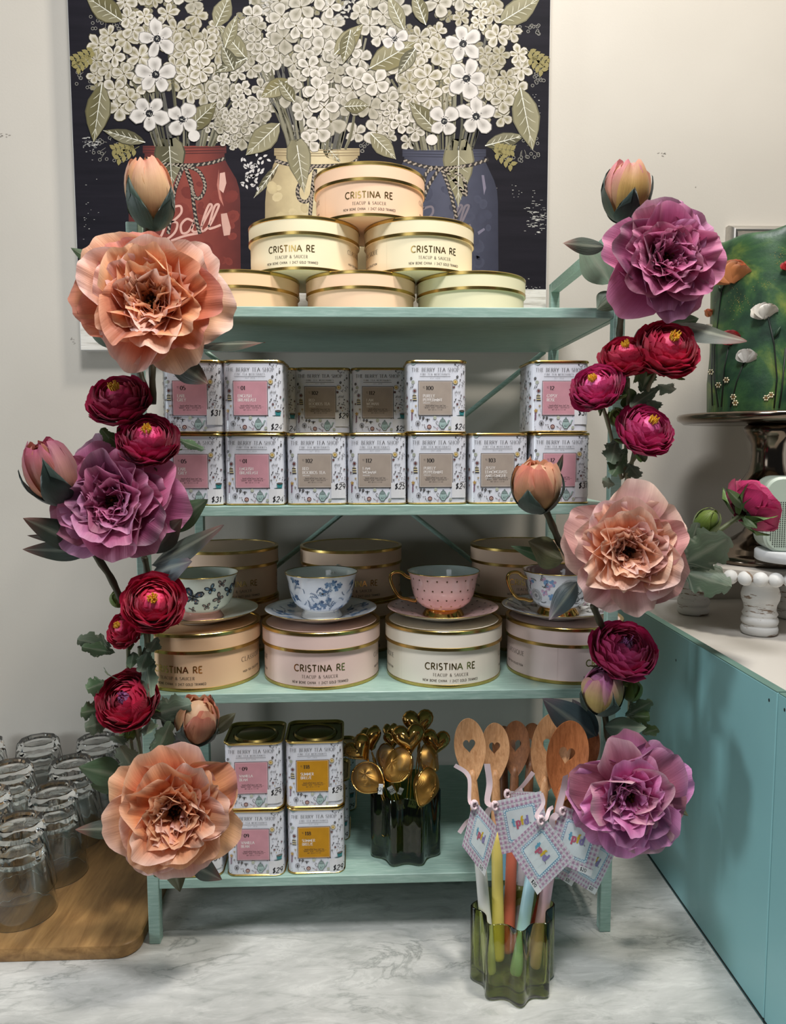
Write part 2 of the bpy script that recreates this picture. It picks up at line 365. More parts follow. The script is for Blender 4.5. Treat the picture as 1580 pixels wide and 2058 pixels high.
# ---------------------------------------------------------------- setting
def plane_box(name, x0, x1, y0, y1, z0, z1, m, kind='structure', b=0):
    o = ob(name, Geo().box(x0, x1, y0, y1, z0, z1, b), m, smooth=False); o['kind'] = kind; return o
WALL_Y = .385
w = plane_box('wall_back', -2.2, 2.2, WALL_Y, WALL_Y + .1, -.95, 2.45, M_wall)
a = Art()
for (u, v, n, sd, L) in ((8, 272, 7, 3, 9), (1328, 311, 6, 5, 9), (148, 684, 6, 9, 7), (990, 238, 1, 2, 2), (1396, 374, 1, 2, 2)):
    rr = random.Random(sd)
    for i in range(n):
        x = u + rr.uniform(-L, L); y = v + rr.uniform(-3, 3) * (3 if u == 148 else 1)
        a.stroke([(x, y), (x + rr.uniform(1, 5), y + rr.uniform(-2, 2))], rr.uniform(.8, 2), S(150, 143, 134), 0)
a.mapped(lambda x, y, z: P(x, y, WALL_Y - .0004)); ob('wall_scuffs', a, M_art, w, smooth=False, kind='stuff')
plane_box('floor', -2.2, 2.2, -3.2, WALL_Y, -1.0, -.95, mat_plain('floor_grey', S(150, 140, 128), .5, var=.1, vs=3))
plane_box('ceiling', -2.2, 2.2, -3.2, WALL_Y, 2.45, 2.5, mat_plain('ceiling_white', S(225, 222, 216), .8, var=.03))
# marble worktop
t = Geo().box(-1.5, .4335, -.36, WALL_Y - .001, -.03, 0, .002)
ob('worktop', t, M_marble, smooth=False, label='grey veined white marble worktop under the teal shelf rack', cat='worktop')
# teal cabinet on the right
cabn = thing('cabinet', 'low teal painted cabinet with white top right of the shelf rack', 'cabinet', (.434, -.1, -.03))
def cpart(name, g, m, **k): return ob(name, g, m, cabn, world=True, smooth=False, **k)
HC = .386
cpart('side_panel', Geo().box(.434, .446, -.1605, .378, -.03, HC, .001), M_cab)
cpart('side_panel', Geo().box(.434, .446, -.62, -.1625, -.03, HC, .001), M_cab)
cpart('panel_edge', Geo().box(.4342, .446, -.16, .378, HC, HC + .0008), M_cabedge)
cpart('panel_edge', Geo().box(.4342, .446, -.62, -.163, HC, HC + .0008), M_cabedge)
M_lam = mat_plain('white_laminate', S(205, 200, 192), .4, var=.03, vs=5)
cpart('top', Geo().box(.4465, 1.15, -.62, .383, .350, .376, .001), M_lam, label='white laminate cabinet top')
for (y, z) in ((-.145, .372), (-.176, .372), (.105, .345)):
    g = Geo(); g.lathe([(0, 0), (.0016, 0)], 10, col=(.02, .03, .03)); g.v = [(.4338, y + p[1] , z + p[0] * 1.3) for p in g.v]
    cpart('screw_hole', g, mat_plain('dark_hole', (.01, .015, .015), .8))
cpart('joint', Geo().box(.4337, .4350, -.62, .378, -.0005, .0022), mat_plain('dark_hole', (.01, .015, .015), .8), label='dark gap line')

# silver frame on the wall
fr = thing('picture_frame', 'brushed silver frame hanging on the wall behind the green cake', 'frame', (P(1470, 450, .36).x, .384, .70))
p0 = P(1470, 450, .365); fx0, fz1 = p0.x, p0.z; fz0 = P(1470, 838, .365).z; fx1 = fx0 + .40; fw = .020
def rail(A, B, inA, inB):
    g = Geo(); n = 8; v = []; f = []
    for (o, i) in ((A, inA), (B, inB)):
        for k in range(n + 1):
            t = k / n; x = lerp(o[0], i[0], t); z = lerp(o[1], i[1], t); v.append((x, .3845 - .004 - .016 * math.sin(PI * min(1, .12 + t * .88)) , z))
        v += [(i[0], .3845, i[1]), (o[0], .3845, o[1])]
    m = n + 3
    for k in range(m): f.append((k, (k + 1) % m, m + (k + 1) % m, m + k))
    return g.add(v, f)
o4 = [(fx0, fz1), (fx1, fz1), (fx1, fz0), (fx0, fz0)]; i4 = [(fx0 + fw, fz1 - fw), (fx1 - fw, fz1 - fw), (fx1 - fw, fz0 + fw), (fx0 + fw, fz0 + fw)]
for k in range(4): ob('frame_rail', rail(o4[k], o4[(k + 1) % 4], i4[k], i4[(k + 1) % 4]), M_silver, fr, world=True, sharp=50)
ob('mount', Geo().box(fx0 + fw - .002, fx1 - fw + .002, .378, .384, fz0 + fw - .002, fz1 - fw + .002), mat_plain('mount_white', S(214, 212, 208), .5), fr, world=True, smooth=False)

# ---------------------------------------------------------------- shelf rack
SD = .339; LW = .31; PA = .0148
Z1, Z2, Z3, Z4, BT = .8313, .5833, .3396, .0893, .0130
rack = thing('shelf_rack', 'teal painted wooden four-tier shelf rack standing on the marble worktop', 'shelf', (0, SD / 2, 0))
def rpart(name, g, **k): return ob(name, g, M_shelf, rack, world=True, smooth=False, **k)
for sx in (-1, 1):
    xa = -LW if sx < 0 else LW - PA
    rpart('post', Geo().box(xa, xa + PA, 0, PA, 0, .932, .0009))
    rpart('post', Geo().box(xa, xa + PA, SD - PA, SD, 0, .932, .0009))
    rpart('top_rail', Geo().box(xa, xa + PA, PA, SD - PA, .932 - .016, .932, .0008))
    for z in (Z1, Z2, Z3, Z4): rpart('side_rail', Geo().box(xa + .003, xa + PA - .003, PA, SD - PA, z - .012, z - .002, .0006))
for z in (Z1, Z2, Z3, Z4): rpart('shelf_board', Geo().box(-LW + PA + .0002, LW - PA - .0002, .0006, SD, z - BT, z, .0009))
for (xa, za, xb, zb) in ((-.29, .36, .29, .82), (.29, .36, -.29, .82)):
    y = SD + .004 if xa < 0 else SD + .011
    g = Geo().tube([(xa, y, za), (xb, y, zb)], .0042, 10); rpart('cross_brace', g)
# ---------------------------------------------------------------- round gift boxes
INK = S(96, 84, 72)
def hatbox(name_col, lidcol, label, x, y, z, R=.0825, H=.0765, rot=0.0, group=None, ink=None):
    t = thing('hat_box', label, 'box', (x, y, z), 0, group)
    body = mat_plain('card_' + name_col[0], name_col[1], .62, var=.04, vs=12, bump=.08, bscale=500)
    Rb = R * .972; zl = H * .655
    ob('body', Geo().lathe([(0, .0005), (Rb, .0005), (Rb, zl + .002)], 72), body, t, sharp=40)
    ob('base_band', Geo().lathe([(Rb + .0002, 0), (Rb + .0006, .0004), (Rb + .0006, .0042), (Rb, .0046)], 72), M_gold, t, sharp=40)
    lid = ob('lid', Geo().lathe([(Rb, zl), (R, zl), (R, H - .0006), (R - .0008, H), (R - .0044, H), (R - .0048, H - .0010), (0, H - .0010)], 72), body, t, sharp=40)
    ob('lid_band', Geo().lathe([(R - .0001, zl - .0002), (R + .0006, zl), (R + .0006, zl + .0040), (R, zl + .0044)], 72), M_gold, lid, sharp=40)
    ob('top_band', Geo().lathe([(R + .0001, H - .0044), (R + .0006, H - .0040), (R + .0006, H - .0004), (R, H + .0003), (R - .0046, H + .0003), (R - .0050, H - .0012)], 72), M_gold, lid, sharp=40)
    g = Art(); h = .0088
    g.text('CRISTINA RE', 0, .0250, .0086, (0, 0, 0), 0, 'sans', 'c', sp=.16, wt=1.1, fit=.0685)
    i = Art(); i.text('TEACUP & SAUCER', 0, .0160, .0040, INK, 0, 'serif', 'c', sp=.28, wt=1.2, fit=.0478); i.text('NEW BONE CHINA', -.0375, .0086, .0031, INK, 0, 'sans', 'l', sp=.26, fit=.0325)
    i.text('|', -.0006, .0084, .0034, INK, 0, 'sans', 'c'); i.text('24CT GOLD TRIMMED', .0025, .0086, .0031, INK, 0, 'sans', 'l', sp=.26, fit=.0360)
    i.text('CLASSIQUE', .113, .030, .0062, INK, 0, 'serif', 'c', sp=.2); lo_ = -.145 if .3 < rot < 1 else -.113; i.text('CLASSIQUE', lo_, .030, .0062, INK, 0, 'serif', 'c', sp=.2)
    i.text('HIGH TEA COLLECTION', .113, .015, .0026, INK, 0, 'bold', 'c', sp=.2); i.text('HIGH TEA COLLECTION', lo_, .015, .0026, INK, 0, 'bold', 'c', sp=.2)
    i.rect(-.0724, .0048, -.0722, zl - .0005, scl(name_col[1], .78))
    def mp(X, Y, Z):
        a = -PI / 2 + rot + X / Rb; r = Rb + .00022 + Z; return (r * math.cos(a), r * math.sin(a), Y)
    ob('foil_lettering', g.mapped(mp), M_gold, t, smooth=False, kind='stuff'); ob('printed_lettering', i.mapped(mp), M_art, t, smooth=False, kind='stuff')
    return t
CARD = {'peach': ('peach', S(236, 196, 164)), 'cream': ('cream', S(236, 220, 186)), 'apricot': ('apricot', S(234, 192, 152)),
        'sage': ('sage', S(224, 214, 180)), 'pink': ('pink', S(234, 204, 194)), 'ivory': ('ivory', S(240, 230, 214)), 'blush': ('blush', S(236, 212, 206)), 'tan': ('tan', S(222, 190, 164))}
YT = .207; HT = .0733; RT = .0822
G1 = 'teacup gift boxes stacked in a pyramid on the top shelf'
for (u, v, row, c, lab, ro) in (
    (491, 580, 0, 'apricot', 'apricot round gift box, left one of the bottom row of the pyramid', 3.14159),
    (725, 580, 0, 'peach', 'peach round gift box, middle one of the bottom row of the pyramid', 3.14159),
    (946, 580, 0, 'sage', 'pale greenish cream round gift box, right end of the pyramid bottom row', 3.14159),
    (612, 490, 1, 'cream', 'cream round gift box, left one of the middle row of the pyramid', -.17),
    (842, 490, 1, 'cream', 'cream round gift box, right one of the middle row of the pyramid', .22),
    (743, 380, 2, 'peach', 'peach round gift box at the very top of the pyramid', -.02)):
    p = P(u, v, YT); hatbox(CARD[c], None, lab, p.x, YT, Z1 + .0002 + row * (HT + .0004), RT, HT, ro, G1)
YF = .0885; G2 = 'teacup gift boxes at the front of the third shelf'
FRONT = []
for (u, c, lab, ro) in (
    (405, 'apricot', 'apricot round gift box under the butterfly teacup', -.20), (647, 'pink', 'pink round gift box under the blue floral teacup', .02),
    (891, 'ivory', 'ivory round gift box under the pink spotted teacup', .02), (1132, 'blush', 'blush pink round gift box under the grey rose teacup', .55)):
    yb = .0950 if c == 'blush' else YF; p = P(u, 1310, yb); FRONT.append(p.x); hatbox(CARD[c], None, lab, p.x, yb, Z3 + .0002, .0822, .0765, ro, G2)
YR = .2545; G3 = 'teacup gift boxes stacked in twos behind the teacups'
for (u, c, w_, ro) in ((457, 'tan', 'left', .35), (706, 'tan', 'middle', .12), (1046, 'tan', 'right', .02)):
    p = P(u, 1150, YR)
    for k in (0, 1): hatbox(CARD[c], None, 'tan round gift box, %s of the %s back stack on the third shelf' % (('lower', 'upper')[k], w_), p.x, YR, Z3 + .0002 + k * .0803, .0818, .080, ro, G3)

# ---------------------------------------------------------------- tea tins
TW, TH, TR = .0766, .0912, .0125; TS = TW / 2 - TR
def rrect(w, r, n=6):
    h = w / 2 - r; o = []
    for (cx, cy, a0) in ((h, -h, -90), (h, h, 0), (-h, h, 90), (-h, -h, 180)):
        for i in range(n + 1): a = math.radians(a0 + 90 * i / n); o.append((cx + r * math.cos(a), cy + r * math.sin(a)))
    return o
def rprism(prof, n=6):      # prof: (inset, z)
    g = Geo(); base = rrect(TW, TR, n); m = len(base); v = []; f = []
    for (ins, z) in prof:
        k = max(.001, (TW / 2 - ins) / (TW / 2)); q = rrect(TW - 2 * ins, max(.0005, TR - ins * .8), n); v += [(x, y, z) for x, y in q]
    for k in range(len(prof) - 1):
        for i in range(m): j = (i + 1) % m; f.append((k * m + i, k * m + j, k * m + m + j, k * m + m + i))
    f.append(tuple((len(prof) - 1) * m + i for i in range(m))); f.append(tuple(range(m - 1, -1, -1)))
    return g.add(v, f)
def tinmap(x, y, z):        # wraps artwork round the tin; x runs along the perimeter from the face centre
    s = abs(x); sg = 1 if x >= 0 else -1; q = TR * PI / 2; off = .00015 + z
    if s <= TS: X, Y = s, -TW / 2 - off
    elif s <= TS + q: a = (s - TS) / TR; X = TS + (TR + off) * math.sin(a); Y = -TS - (TR + off) * math.cos(a)
    else: X = TW / 2 + off; Y = -TS + (s - TS - q)
    return (sg * X, Y, y)
def FX(u): return (u - 675) / 1230 * TW            # from close-up pixels of a tin face
def FY(v): return (1622 - v) / 1490 * TH
K = S(62, 58, 58)
def teapot(a, cx, cy, s, z=0):
    body = [(cx + s * px, cy + s * py) for px, py in [(-.62, -.1), (-.5, .22), (-.3, .4), (.3, .4), (.52, .22), (.62, -.05), (.5, -.5), (.34, -.72), (.3, -.9), (-.28, -.9), (-.34, -.72), (-.52, -.5)]]
    a.poly(body, S(168, 192, 188), z + .00004); a.stroke(body + [body[0]], s * .045, K, z + .00008)
    lid = [(cx + s * px, cy + s * py) for px, py in [(-.5, .28), (-.36, .56), (-.14, .74), (.14, .74), (.36, .56), (.5, .28), (.2, .22), (-.2, .22)]]
    a.poly(lid, S(150, 172, 168), z + .00010); a.stroke(lid + [lid[0]], s * .04, K, z + .00014)
    for k in range(-3, 4): a.stroke([(cx + s * k * .13, cy + s * .26), (cx + s * k * .08, cy + s * .70)], s * .02, K, z + .00014)
    a.ell(cx, cy + s * .86, s * .13, s * .12, S(150, 172, 168), z + .0001); a.ring(cx, cy + s * .86, s * .12, s * .04, K, z + .00014)
    a.stroke([(cx - s * .52, cy - s * .45), (cx - s * .95, cy - s * .2), (cx - s * 1.12, cy + s * .15), (cx - s * .98, cy + s * .42), (cx - s * .8, cy + s * .3), (cx - s * .82, cy + s * .12)], s * .07, K, z + .00004)
    a.stroke([(cx + s * .5, cy - s * .35), (cx + s * .82, cy - s * .1), (cx + s * .95, cy + s * .35), (cx + s * 1.15, cy + s * .55)], s * .24, S(168, 192, 188), z + .00002)
    a.stroke([(cx + s * .6, cy - s * .42), (cx + s * .92, cy - s * .1), (cx + s * 1.04, cy + s * .3), (cx + s * 1.2, cy + s * .5)], s * .04, K, z + .00008)
    rr = random.Random(4)
    for k in range(16): x, y = cx + s * rr.uniform(-.25, .28), cy + s * rr.uniform(-.6, -.2); a.stroke([(x, y), (x + s * rr.uniform(-.12, .12), y + s * rr.uniform(-.12, .12))], s * .05, S(80, 96, 94), z + .00012)
def leaf2(a, x, y, L, w, ang, col, z=0):
    c, q = math.cos(ang), math.sin(ang); pts = [(0, 0), (.3, .5), (.65, .42), (1, 0), (.65, -.42), (.3, -.5)]
    a.poly([(x + (p * L) * c - (r * w) * q, y + (p * L) * q + (r * w) * c) for p, r in pts], col, z)
def star(a, x, y, r, n, col, w, z=0, ph=0):
    for i in range(n): t = ph + 2 * PI * i / n; a.stroke([(x, y), (x + r * math.cos(t), y + r * math.sin(t))], w, col, z)
def tin_art():
    a = Art(); u = TW / 1230
    a.text('THE BERRY TEA SHOP', FX(636), FY(358), 70 * u, K, 0, 'serif', 'c', sp=.20, wt=1.0, fit=970 * u)
    a.text('FINE TEA MERCHANTS', FX(636), FY(434), 33 * u, K, 0, 'serif', 'c', sp=.42, wt=1.2, fit=600 * u); a.rect(FX(320), FY(466), FX(948), FY(459), K)
    a.text('EST. 2018', FX(636), FY(506), 22 * u, K, 0, 'thin', 'c', sp=.5, wt=1.3, fit=190 * u)
    # top left teapot belly and top right sprig
    a.poly([(FX(100), FY(150)), (FX(130), FY(195)), (FX(180), FY(225)), (FX(215), FY(222)), (FX(240), FY(190)), (FX(290), FY(190)), (FX(330), FY(150))], S(140, 160, 158), 0)
    for k in range(6): a.stroke([(FX(120 + k * 30), FY(152)), (FX(140 + k * 25), FY(205 - abs(k - 2) * 8))], 5 * u, K, .00004)
    for (x, y, t) in ((1060, 190, .5), (1040, 225, 2), (1075, 250, -.3), (1100, 240, .2), (1060, 210, 3.6), (1150, 180, 1.2), (1160, 235, -1), (1175, 205, .2)): leaf2(a, FX(x), FY(y), 34 * u, 16 * u, t, K)
    a.stroke([(FX(1050), FY(180)), (FX(1040), FY(215)), (FX(1075), FY(255))], 5 * u, K)
    # beans and seeds
    for (x, y, r) in ((140, 500, 26), (1088, 470, 24), (1180, 412, 14), (1240, 365, 22), (1236, 300, 10), (1150, 532, 14), (1260, 570, 12), (1175, 478, 6), (1172, 848, 14), (328, 1308, 22), (392, 1316, 26), (372, 1366, 6), (935, 1270, 9), (985, 1265, 12), (160, 1555, 8), (150, 1500, 6), (450, 1540, 8)):
        a.ell(FX(x), FY(y), r * u, r * 1.25 * u, K, 0, 8, -.4); a.stroke([(FX(x - r * .3), FY(y + r * .6)), (FX(x + r * .3), FY(y - r * .6))], r * .25 * u, S(190, 190, 192), .00004)
    for (x, y, r, c) in ((182, 578, 36, S(172, 176, 160)), (632, 1308, 36, S(186, 190, 172)), (938, 1515, 32, S(180, 184, 166)), (1048, 575, 52, S(214, 190, 130))):
        a.ell(FX(x), FY(y), r * u, r * u, c, 0, 14)
        if r > 40: a.ring(FX(x), FY(y), 46 * u, 6 * u, K, .00004); a.ring(FX(x), FY(y), 34 * u, 8 * u, S(236, 226, 196), .00004); a.ell(FX(x), FY(y), 24 * u, 24 * u, S(196, 160, 80), .00006)
    for (x, y) in ((135, 665), (175, 660), (120, 700), (160, 690)): leaf2(a, FX(x), FY(y), 34 * u, 12 * u, .9, K); a.stroke([(FX(x), FY(y)), (FX(x - 15), FY(y + 26))], 5 * u, K)
    for (x, y, r, n) in ((215, 755, 46, 9), (1018, 680, 30, 7), (1090, 1030, 30, 6), (135, 945, 24, 5), (1255, 880, 26, 6)): star(a, FX(x), FY(y), r * u, n, S(84, 50, 48), 11 * u); a.ell(FX(x), FY(y), r * .4 * u, r * .4 * u, S(120, 60, 56), .00004, 6)
    # layer cake
    for k in range(5): a.rect(FX(176), FY(965 - k * 24), FX(262 - k * 3), FY(946 - k * 24), (K, S(222, 206, 150))[k % 2]); 
    a.poly([(FX(178), FY(850)), (FX(205), FY(822)), (FX(250), FY(850))], S(206, 190, 150)); a.stroke([(FX(176), FY(965)), (FX(176), FY(850)), (FX(205), FY(822))], 5 * u, K, .00004)
    # birds
    for (x, y) in ((1120, 665), (1200, 655), (1205, 590)): a.stroke([(FX(x - 28), FY(y - 12)), (FX(x), FY(y)), (FX(x + 28), FY(y - 55))], 9 * u, K); a.stroke([(FX(x), FY(y)), (FX(x + 16), FY(y + 22))], 7 * u, K)
    a.text('drink', FX(1028), FY(806), 56 * u, K, 0, 'thin', sp=.05, ital=.35); a.text('&', FX(1062), FY(860), 30 * u, K, 0, 'thin', 'c')
    for (x, y, t) in ((1045, 935, .6), (1062, 960, 2.2), (1042, 965, 4), (1100, 955, .1), (1130, 965, .5), (1150, 930, 1.2), (1165, 960, -.6), (1160, 1040, 2), (1180, 1065, .3), (1120, 1110, 1.1), (1250, 1110, 1.2), (1265, 1060, 1.4)): leaf2(a, FX(x), FY(y), 36 * u, 18 * u, t, K if x != 1120 else S(176, 150, 90))
    # dandelions and stems
    for (x, y, h) in ((240, 1065, 130), (1020, 1100, 90), (235, 1250, 70)): a.stroke([(FX(x), FY(y)), (FX(x + 30), FY(y + h))], 4 * u, S(120, 116, 108)); star(a, FX(x), FY(y), 26 * u, 6, S(176, 152, 104) if x == 240 else S(130, 128, 122), 8 * u)
    for k in range(14): t = 2 * PI * k / 14; a.stroke([(FX(282), FY(1425)), (FX(282) + 48 * u * math.cos(t), FY(1425) + 52 * u * math.sin(t))], 3.5 * u, K); a.ell(FX(282) + 46 * u * math.cos(t), FY(1425) + 50 * u * math.sin(t), 8 * u, 8 * u, K, 0, 5)
    a.ell(FX(282), FY(1432), 16 * u, 18 * u, K, .00004, 7); a.stroke([(FX(282), FY(1440)), (FX(298), FY(1540))], 4 * u, K)
    # orange flower over purple spike
    star(a, FX(165), FY(1165), 40 * u, 5, S(190, 150, 76), 20 * u, 0, .4)
    for k in range(11): a.ell(FX(152 + (k % 2) * 16 - k * .4), FY(1205 + k * 15), 14 * u, 10 * u, S(112, 58, 86), .00004, 6)
    # bee
    a.ell(FX(480), FY(1355), 13 * u, 36 * u, K, 0, 8); leaf2(a, FX(480), FY(1345), 56 * u, 20 * u, .15, S(110, 112, 112)); leaf2(a, FX(480), FY(1345), 56 * u, 20 * u, PI - .15, S(110, 112, 112))
    # fig and berries
    for (x, y, t) in ((390, 1465, 2.6), (420, 1480, -1.2), (415, 1500, -.6), (430, 1460, 2.9)): leaf2(a, FX(x), FY(y), 34 * u, 14 * u, t, S(92, 78, 70))
    a.ell(FX(515), FY(1495), 46 * u, 44 * u, S(104, 54, 58)); a.ell(FX(515), FY(1500), 30 * u, 28 * u, S(216, 190, 176), .00004); a.ell(FX(515), FY(1505), 14 * u, 12 * u, S(150, 90, 80), .00006)
    for (x, y) in ((600, 1485), (622, 1500), (650, 1520), (672, 1540), (680, 1512)): leaf2(a, FX(x), FY(y), 26 * u, 16 * u, -.7, S(150, 90, 100) if x > 640 else K)
    teapot(a, FX(790), FY(1425), 122 * u)
    # teal cup and saucer
    a.ell(FX(1165), FY(1268), 95 * u, 14 * u, S(120, 140, 138)); a.poly([(FX(1128), FY(1165)), (FX(1268), FY(1165)), (FX(1240), FY(1265)), (FX(1150), FY(1265))], S(58, 132, 136), .00004); a.ell(FX(1198), FY(1166), 70 * u, 16 * u, S(130, 120, 110), .00006); a.ring(FX(1198), FY(1166), 70 * u, 5 * u, K, .0001, ry=16 * u)
    # the sides: small grey flower print
    rr = random.Random(12)
    for sg in (-1, 1):
        for k in range(115):
            x = sg * rr.uniform(TS + TR * 1.15, TS + TR * 1.57 + TS * 2); y = rr.uniform(.004, TH - .005); c = rr.choice([K, S(110, 110, 112), S(120, 90, 86), S(110, 130, 128), S(150, 150, 140)])
            q = rr.random()
            if q < .4: leaf2(a, x, y, .004, .0018, rr.uniform(0, 6), c)
            elif q < .7: star(a, x, y, .0022, 5, c, .0006)
            elif q < .85: a.ell(x, y, .0022, .0022, c, 0, 8)
            else: a.stroke([(x, y), (x + .001, y + .005)], .0005, c)
    return a.mapped(tinmap).mesh('artwork')
ME_art = tin_art(); ME_art.materials.append(M_artg)
ME_body = rprism([(.0006, .0015), (.0006, TH - .0030), (.0050, TH - .0044)]).mesh('body')
ME_base = rprism([(.0016, 0), (-.0006, .0006), (-.0008, .0014), (.0004, .0024)]).mesh('base_rim')
ME_lid = Geo()
base_q = rprism([(.0010, TH - .0036), (-.0006, TH - .0028), (-.0010, TH - .0012), (-.0004, TH), (.0012, TH), (.0020, TH - .0006)]); base_q.f = base_q.f[:-2]; base_q.mi = base_q.mi[:-2]; ME_lid = base_q.mesh('lid')
pan = rprism([(.0018, TH - .0004), (.0024, TH - .0012), (.0036, TH - .0030), (.0060, TH - .0034)]); pan.f = pan.f[:-1]; pan.mi = pan.mi[:-1]; ME_pan = pan.mesh('lid_panel')
g = Geo().lathe([(0, TH - .0014), (.0225, TH - .0014), (.0240, TH - .0024), (.0255, TH - .0024), (.0268, TH - .0008), (.0284, TH - .0006), (.0300, TH - .0028), (.0305, TH - .0034)], 40); ME_plug = g.mesh('pressed_disc')
for me_, m_ in ((ME_body, M_tin), (ME_base, M_gold), (ME_lid, M_gold), (ME_pan, M_goldrefl), (ME_plug, M_goldrefl)):
    me_.materials.append(m_); me_.polygons.foreach_set('use_smooth', [True] * len(me_.polygons)); me_.set_sharp_from_angle(angle=math.radians(38))
PINK, TAUPE, MUST = S(206, 150, 160), S(172, 158, 146), S(196, 140, 34)
TEAS = {'05': ('05', ['EARL', 'GREY'], PINK, 0, '$31'), '01': ('01', ['ENGLISH', 'BREAKFAST'], PINK, 0, '$24'), '102': ('102', ['RED', 'ROOIBOS TEA'], TAUPE, 1, '$29'),
        '112': ('112', ['I AM', 'WOMAN'], TAUPE, 1, '$25'), '100': ('100', ['PURELY', 'PEPPERMINT'], TAUPE, 1, '$24'), '103': ('103', ['ZESTY', 'LEMONGRASS', 'AND GINGER'], TAUPE, 1, '$25'),
        '12': ('12', ['GYPSY', 'ROSE'], PINK, 0, '$31'), '09': ('09', ['VANILLA', 'BEAN'], PINK, 0, '$29'), '118': ('118', ['SUMMER', 'BREEZE'], MUST, 0, '$29'), '54': ('', [], PINK, 0, '$54')}
LABEL_ME = {}
def label_mesh(k):
    if k in LABEL_ME: return LABEL_ME[k]
    num, lines, col, org, pr = TEAS[k]; a = Art(); u = TW / 1230
    x0, y0, x1, y1 = FX(290), FY(1262), FX(988), FY(550)
    a.rect(x0, y0, x1, y1, scl(K, .9), .00012); a.rect(x0 + 8 * u, y0 + 8 * u, x1 - 8 * u, y1 - 8 * u, col, .00016)
    a.frame(x0 + 17 * u, y0 + 17 * u, x1 - 17 * u, y1 - 17 * u, 5 * u, mixc(col, (1, 1, 1), .55), .0002)
    a.text('N', FX(388), FY(690), 22 * u, K, .0002, 'serif', wt=1.5); a.ring(FX(420), FY(675), 5 * u, 3 * u, K, .0002, 8); a.rect(FX(388), FY(706), FX(430), FY(702), K, .0002)
    a.text(num, FX(450), FY(740), 78 * u, scl(K, .7), .0002, 'heavy', sp=.1)
    yy = 890
    for s_ in lines: a.text(s_, FX(388), FY(yy), 60 * u, S(244, 238, 234), .0002, 'serif', sp=.10, wt=1.45, sx=.92); yy += 82
    if org: a.text('ORGANIC', FX(390), FY(yy - 38), 24 * u, S(236, 230, 226), .0002, 'bold', sp=.2)
    a.text('handcrafted loose leaf tea', FX(640), FY(1074), 34 * u, K, .0002, 'hand', 'c', sp=.12, ital=.25, wt=1.0, fit=410 * u); a.rect(FX(400), FY(1088), FX(905), FY(1085), K, .0002)
    a.text('BERRY, NSW - AUSTRALIA', FX(640), FY(1118), 22 * u, K, .0002, 'bold', 'c', sp=.45, fit=430 * u); a.text('NET 125 G / 4.4 OZ', FX(640), FY(1158), 22 * u, K, .0002, 'bold', 'c', sp=.4, ital=.2, fit=285 * u)
    me = a.mapped(tinmap).mesh('label'); me.materials.append(M_art); LABEL_ME[k] = me; return me
STICK = {}
def sticker_mesh(pr, hi):
    if (pr, hi) in STICK: return STICK[(pr, hi)]
    a = Art(); u = TW / 1230; y0 = 1600 - hi
    a.rect(FX(968), FY(y0), FX(1290), FY(y0 - 318), S(228, 228, 230), .0003, 6)
    a.text(pr, FX(1036), FY(y0 - 52 if hi < 50 else y0 - 190), 108 * u, (.012, .012, .014), .00042, 'hand', sp=.14, ital=.2, wt=1.35)
    me = a.mapped(tinmap).mesh('price_sticker'); me.materials.append(M_art); STICK[(pr, hi)] = me; return me
def tin(k, label, x, y, z, rz=0, group=None, hi=0, front=True):
    t = thing('tea_tin', label, 'tea tin', (x, y, z), rz, group)
    ob('body', ME_body, None, t); ob('base_rim', ME_base, None, t); l = ob('lid', ME_lid, None, t); ob('lid_panel', ME_pan, None, l); ob('pressed_disc', ME_plug, None, l)
    ob('artwork', ME_art, None, t); ob('label', label_mesh(k), None, t); ob('price_sticker', sticker_mesh(TEAS[k][4], hi), None, t)
    return t
YN = .005 + TW / 2
GA = 'tea tins on the second shelf'; GB = 'tea tins on the bottom shelf'
def xat(u, v, Y): return P(u, v, Y).x
low = [('05', 387, 'pink earl grey'), ('01', 511, 'pink english breakfast'), ('102', 636, 'taupe rooibos'), ('112', 758, 'middle taupe'), ('100', 879.5, 'taupe peppermint'), ('103', 1003.5, 'taupe lemongrass'), ('12', 1128.5, 'pink rose tea')]
for i, (k, u, n_) in enumerate(low):
    tin(k, 'white tea tin with %s label in the lower row, second shelf' % n_, xat(u, 950, .005), YN, Z2 + .0002, (.004, -.006, .01, -.01, .008, 0, -.01)[i], GA, 0 if k in ('01', '05') else 120)
for (k, u, n_, rz, hi) in (('05', 384, 'pink earl grey', .02, 150), ('01', 508, 'pink english breakfast', -.02, 0), ('100', 878, 'taupe peppermint', .01, 0), ('12', 1126, 'pink rose tea', .02, 150)):
    tin(k, 'white tea tin with %s label in the upper row, second shelf' % n_, xat(u, 790, .005), YN, Z2 + TH + .0006, rz, GA, hi)
for (k, u, n_, rz, hi) in (('102', 647, 'taupe rooibos', 0, 150), ('112', 762, 'middle taupe', .01, 0)):
    tin(k, 'white tea tin with %s label set back in the upper row' % n_, xat(u, 800, .092), .092 + TW / 2, Z2 + TH + .0006, rz, GA, hi)
for (k, u, n_) in (('01', 540, 'third from left'), ('102', 647, 'under the set-back rooibos tin'), ('112', 762, 'under the set-back tin right of the rooibos')):
    if n_.startswith('third'): tin(k, 'white tea tin hidden behind the english breakfast tins', xat(540, 800, .092), .092 + TW / 2, Z2 + .0002, 0, GA); tin(k, 'white tea tin behind the upper english breakfast tin', xat(540, 800, .092), .092 + TW / 2, Z2 + TH + .0006, 0, GA)
    else: tin(k, 'white tea tin ' + n_, xat(u, 800, .092), .092 + TW / 2, Z2 + .0002, 0, GA)
pv = P(455, 1762, .0035); pv2 = P(574, 1762, .0035); xv = (pv.x + pv2.x) / 2
tin('09', 'white tea tin with pink vanilla label, bottom of its pair', xv, .0035 + TW / 2, Z4 + .0002, -.02, GB)
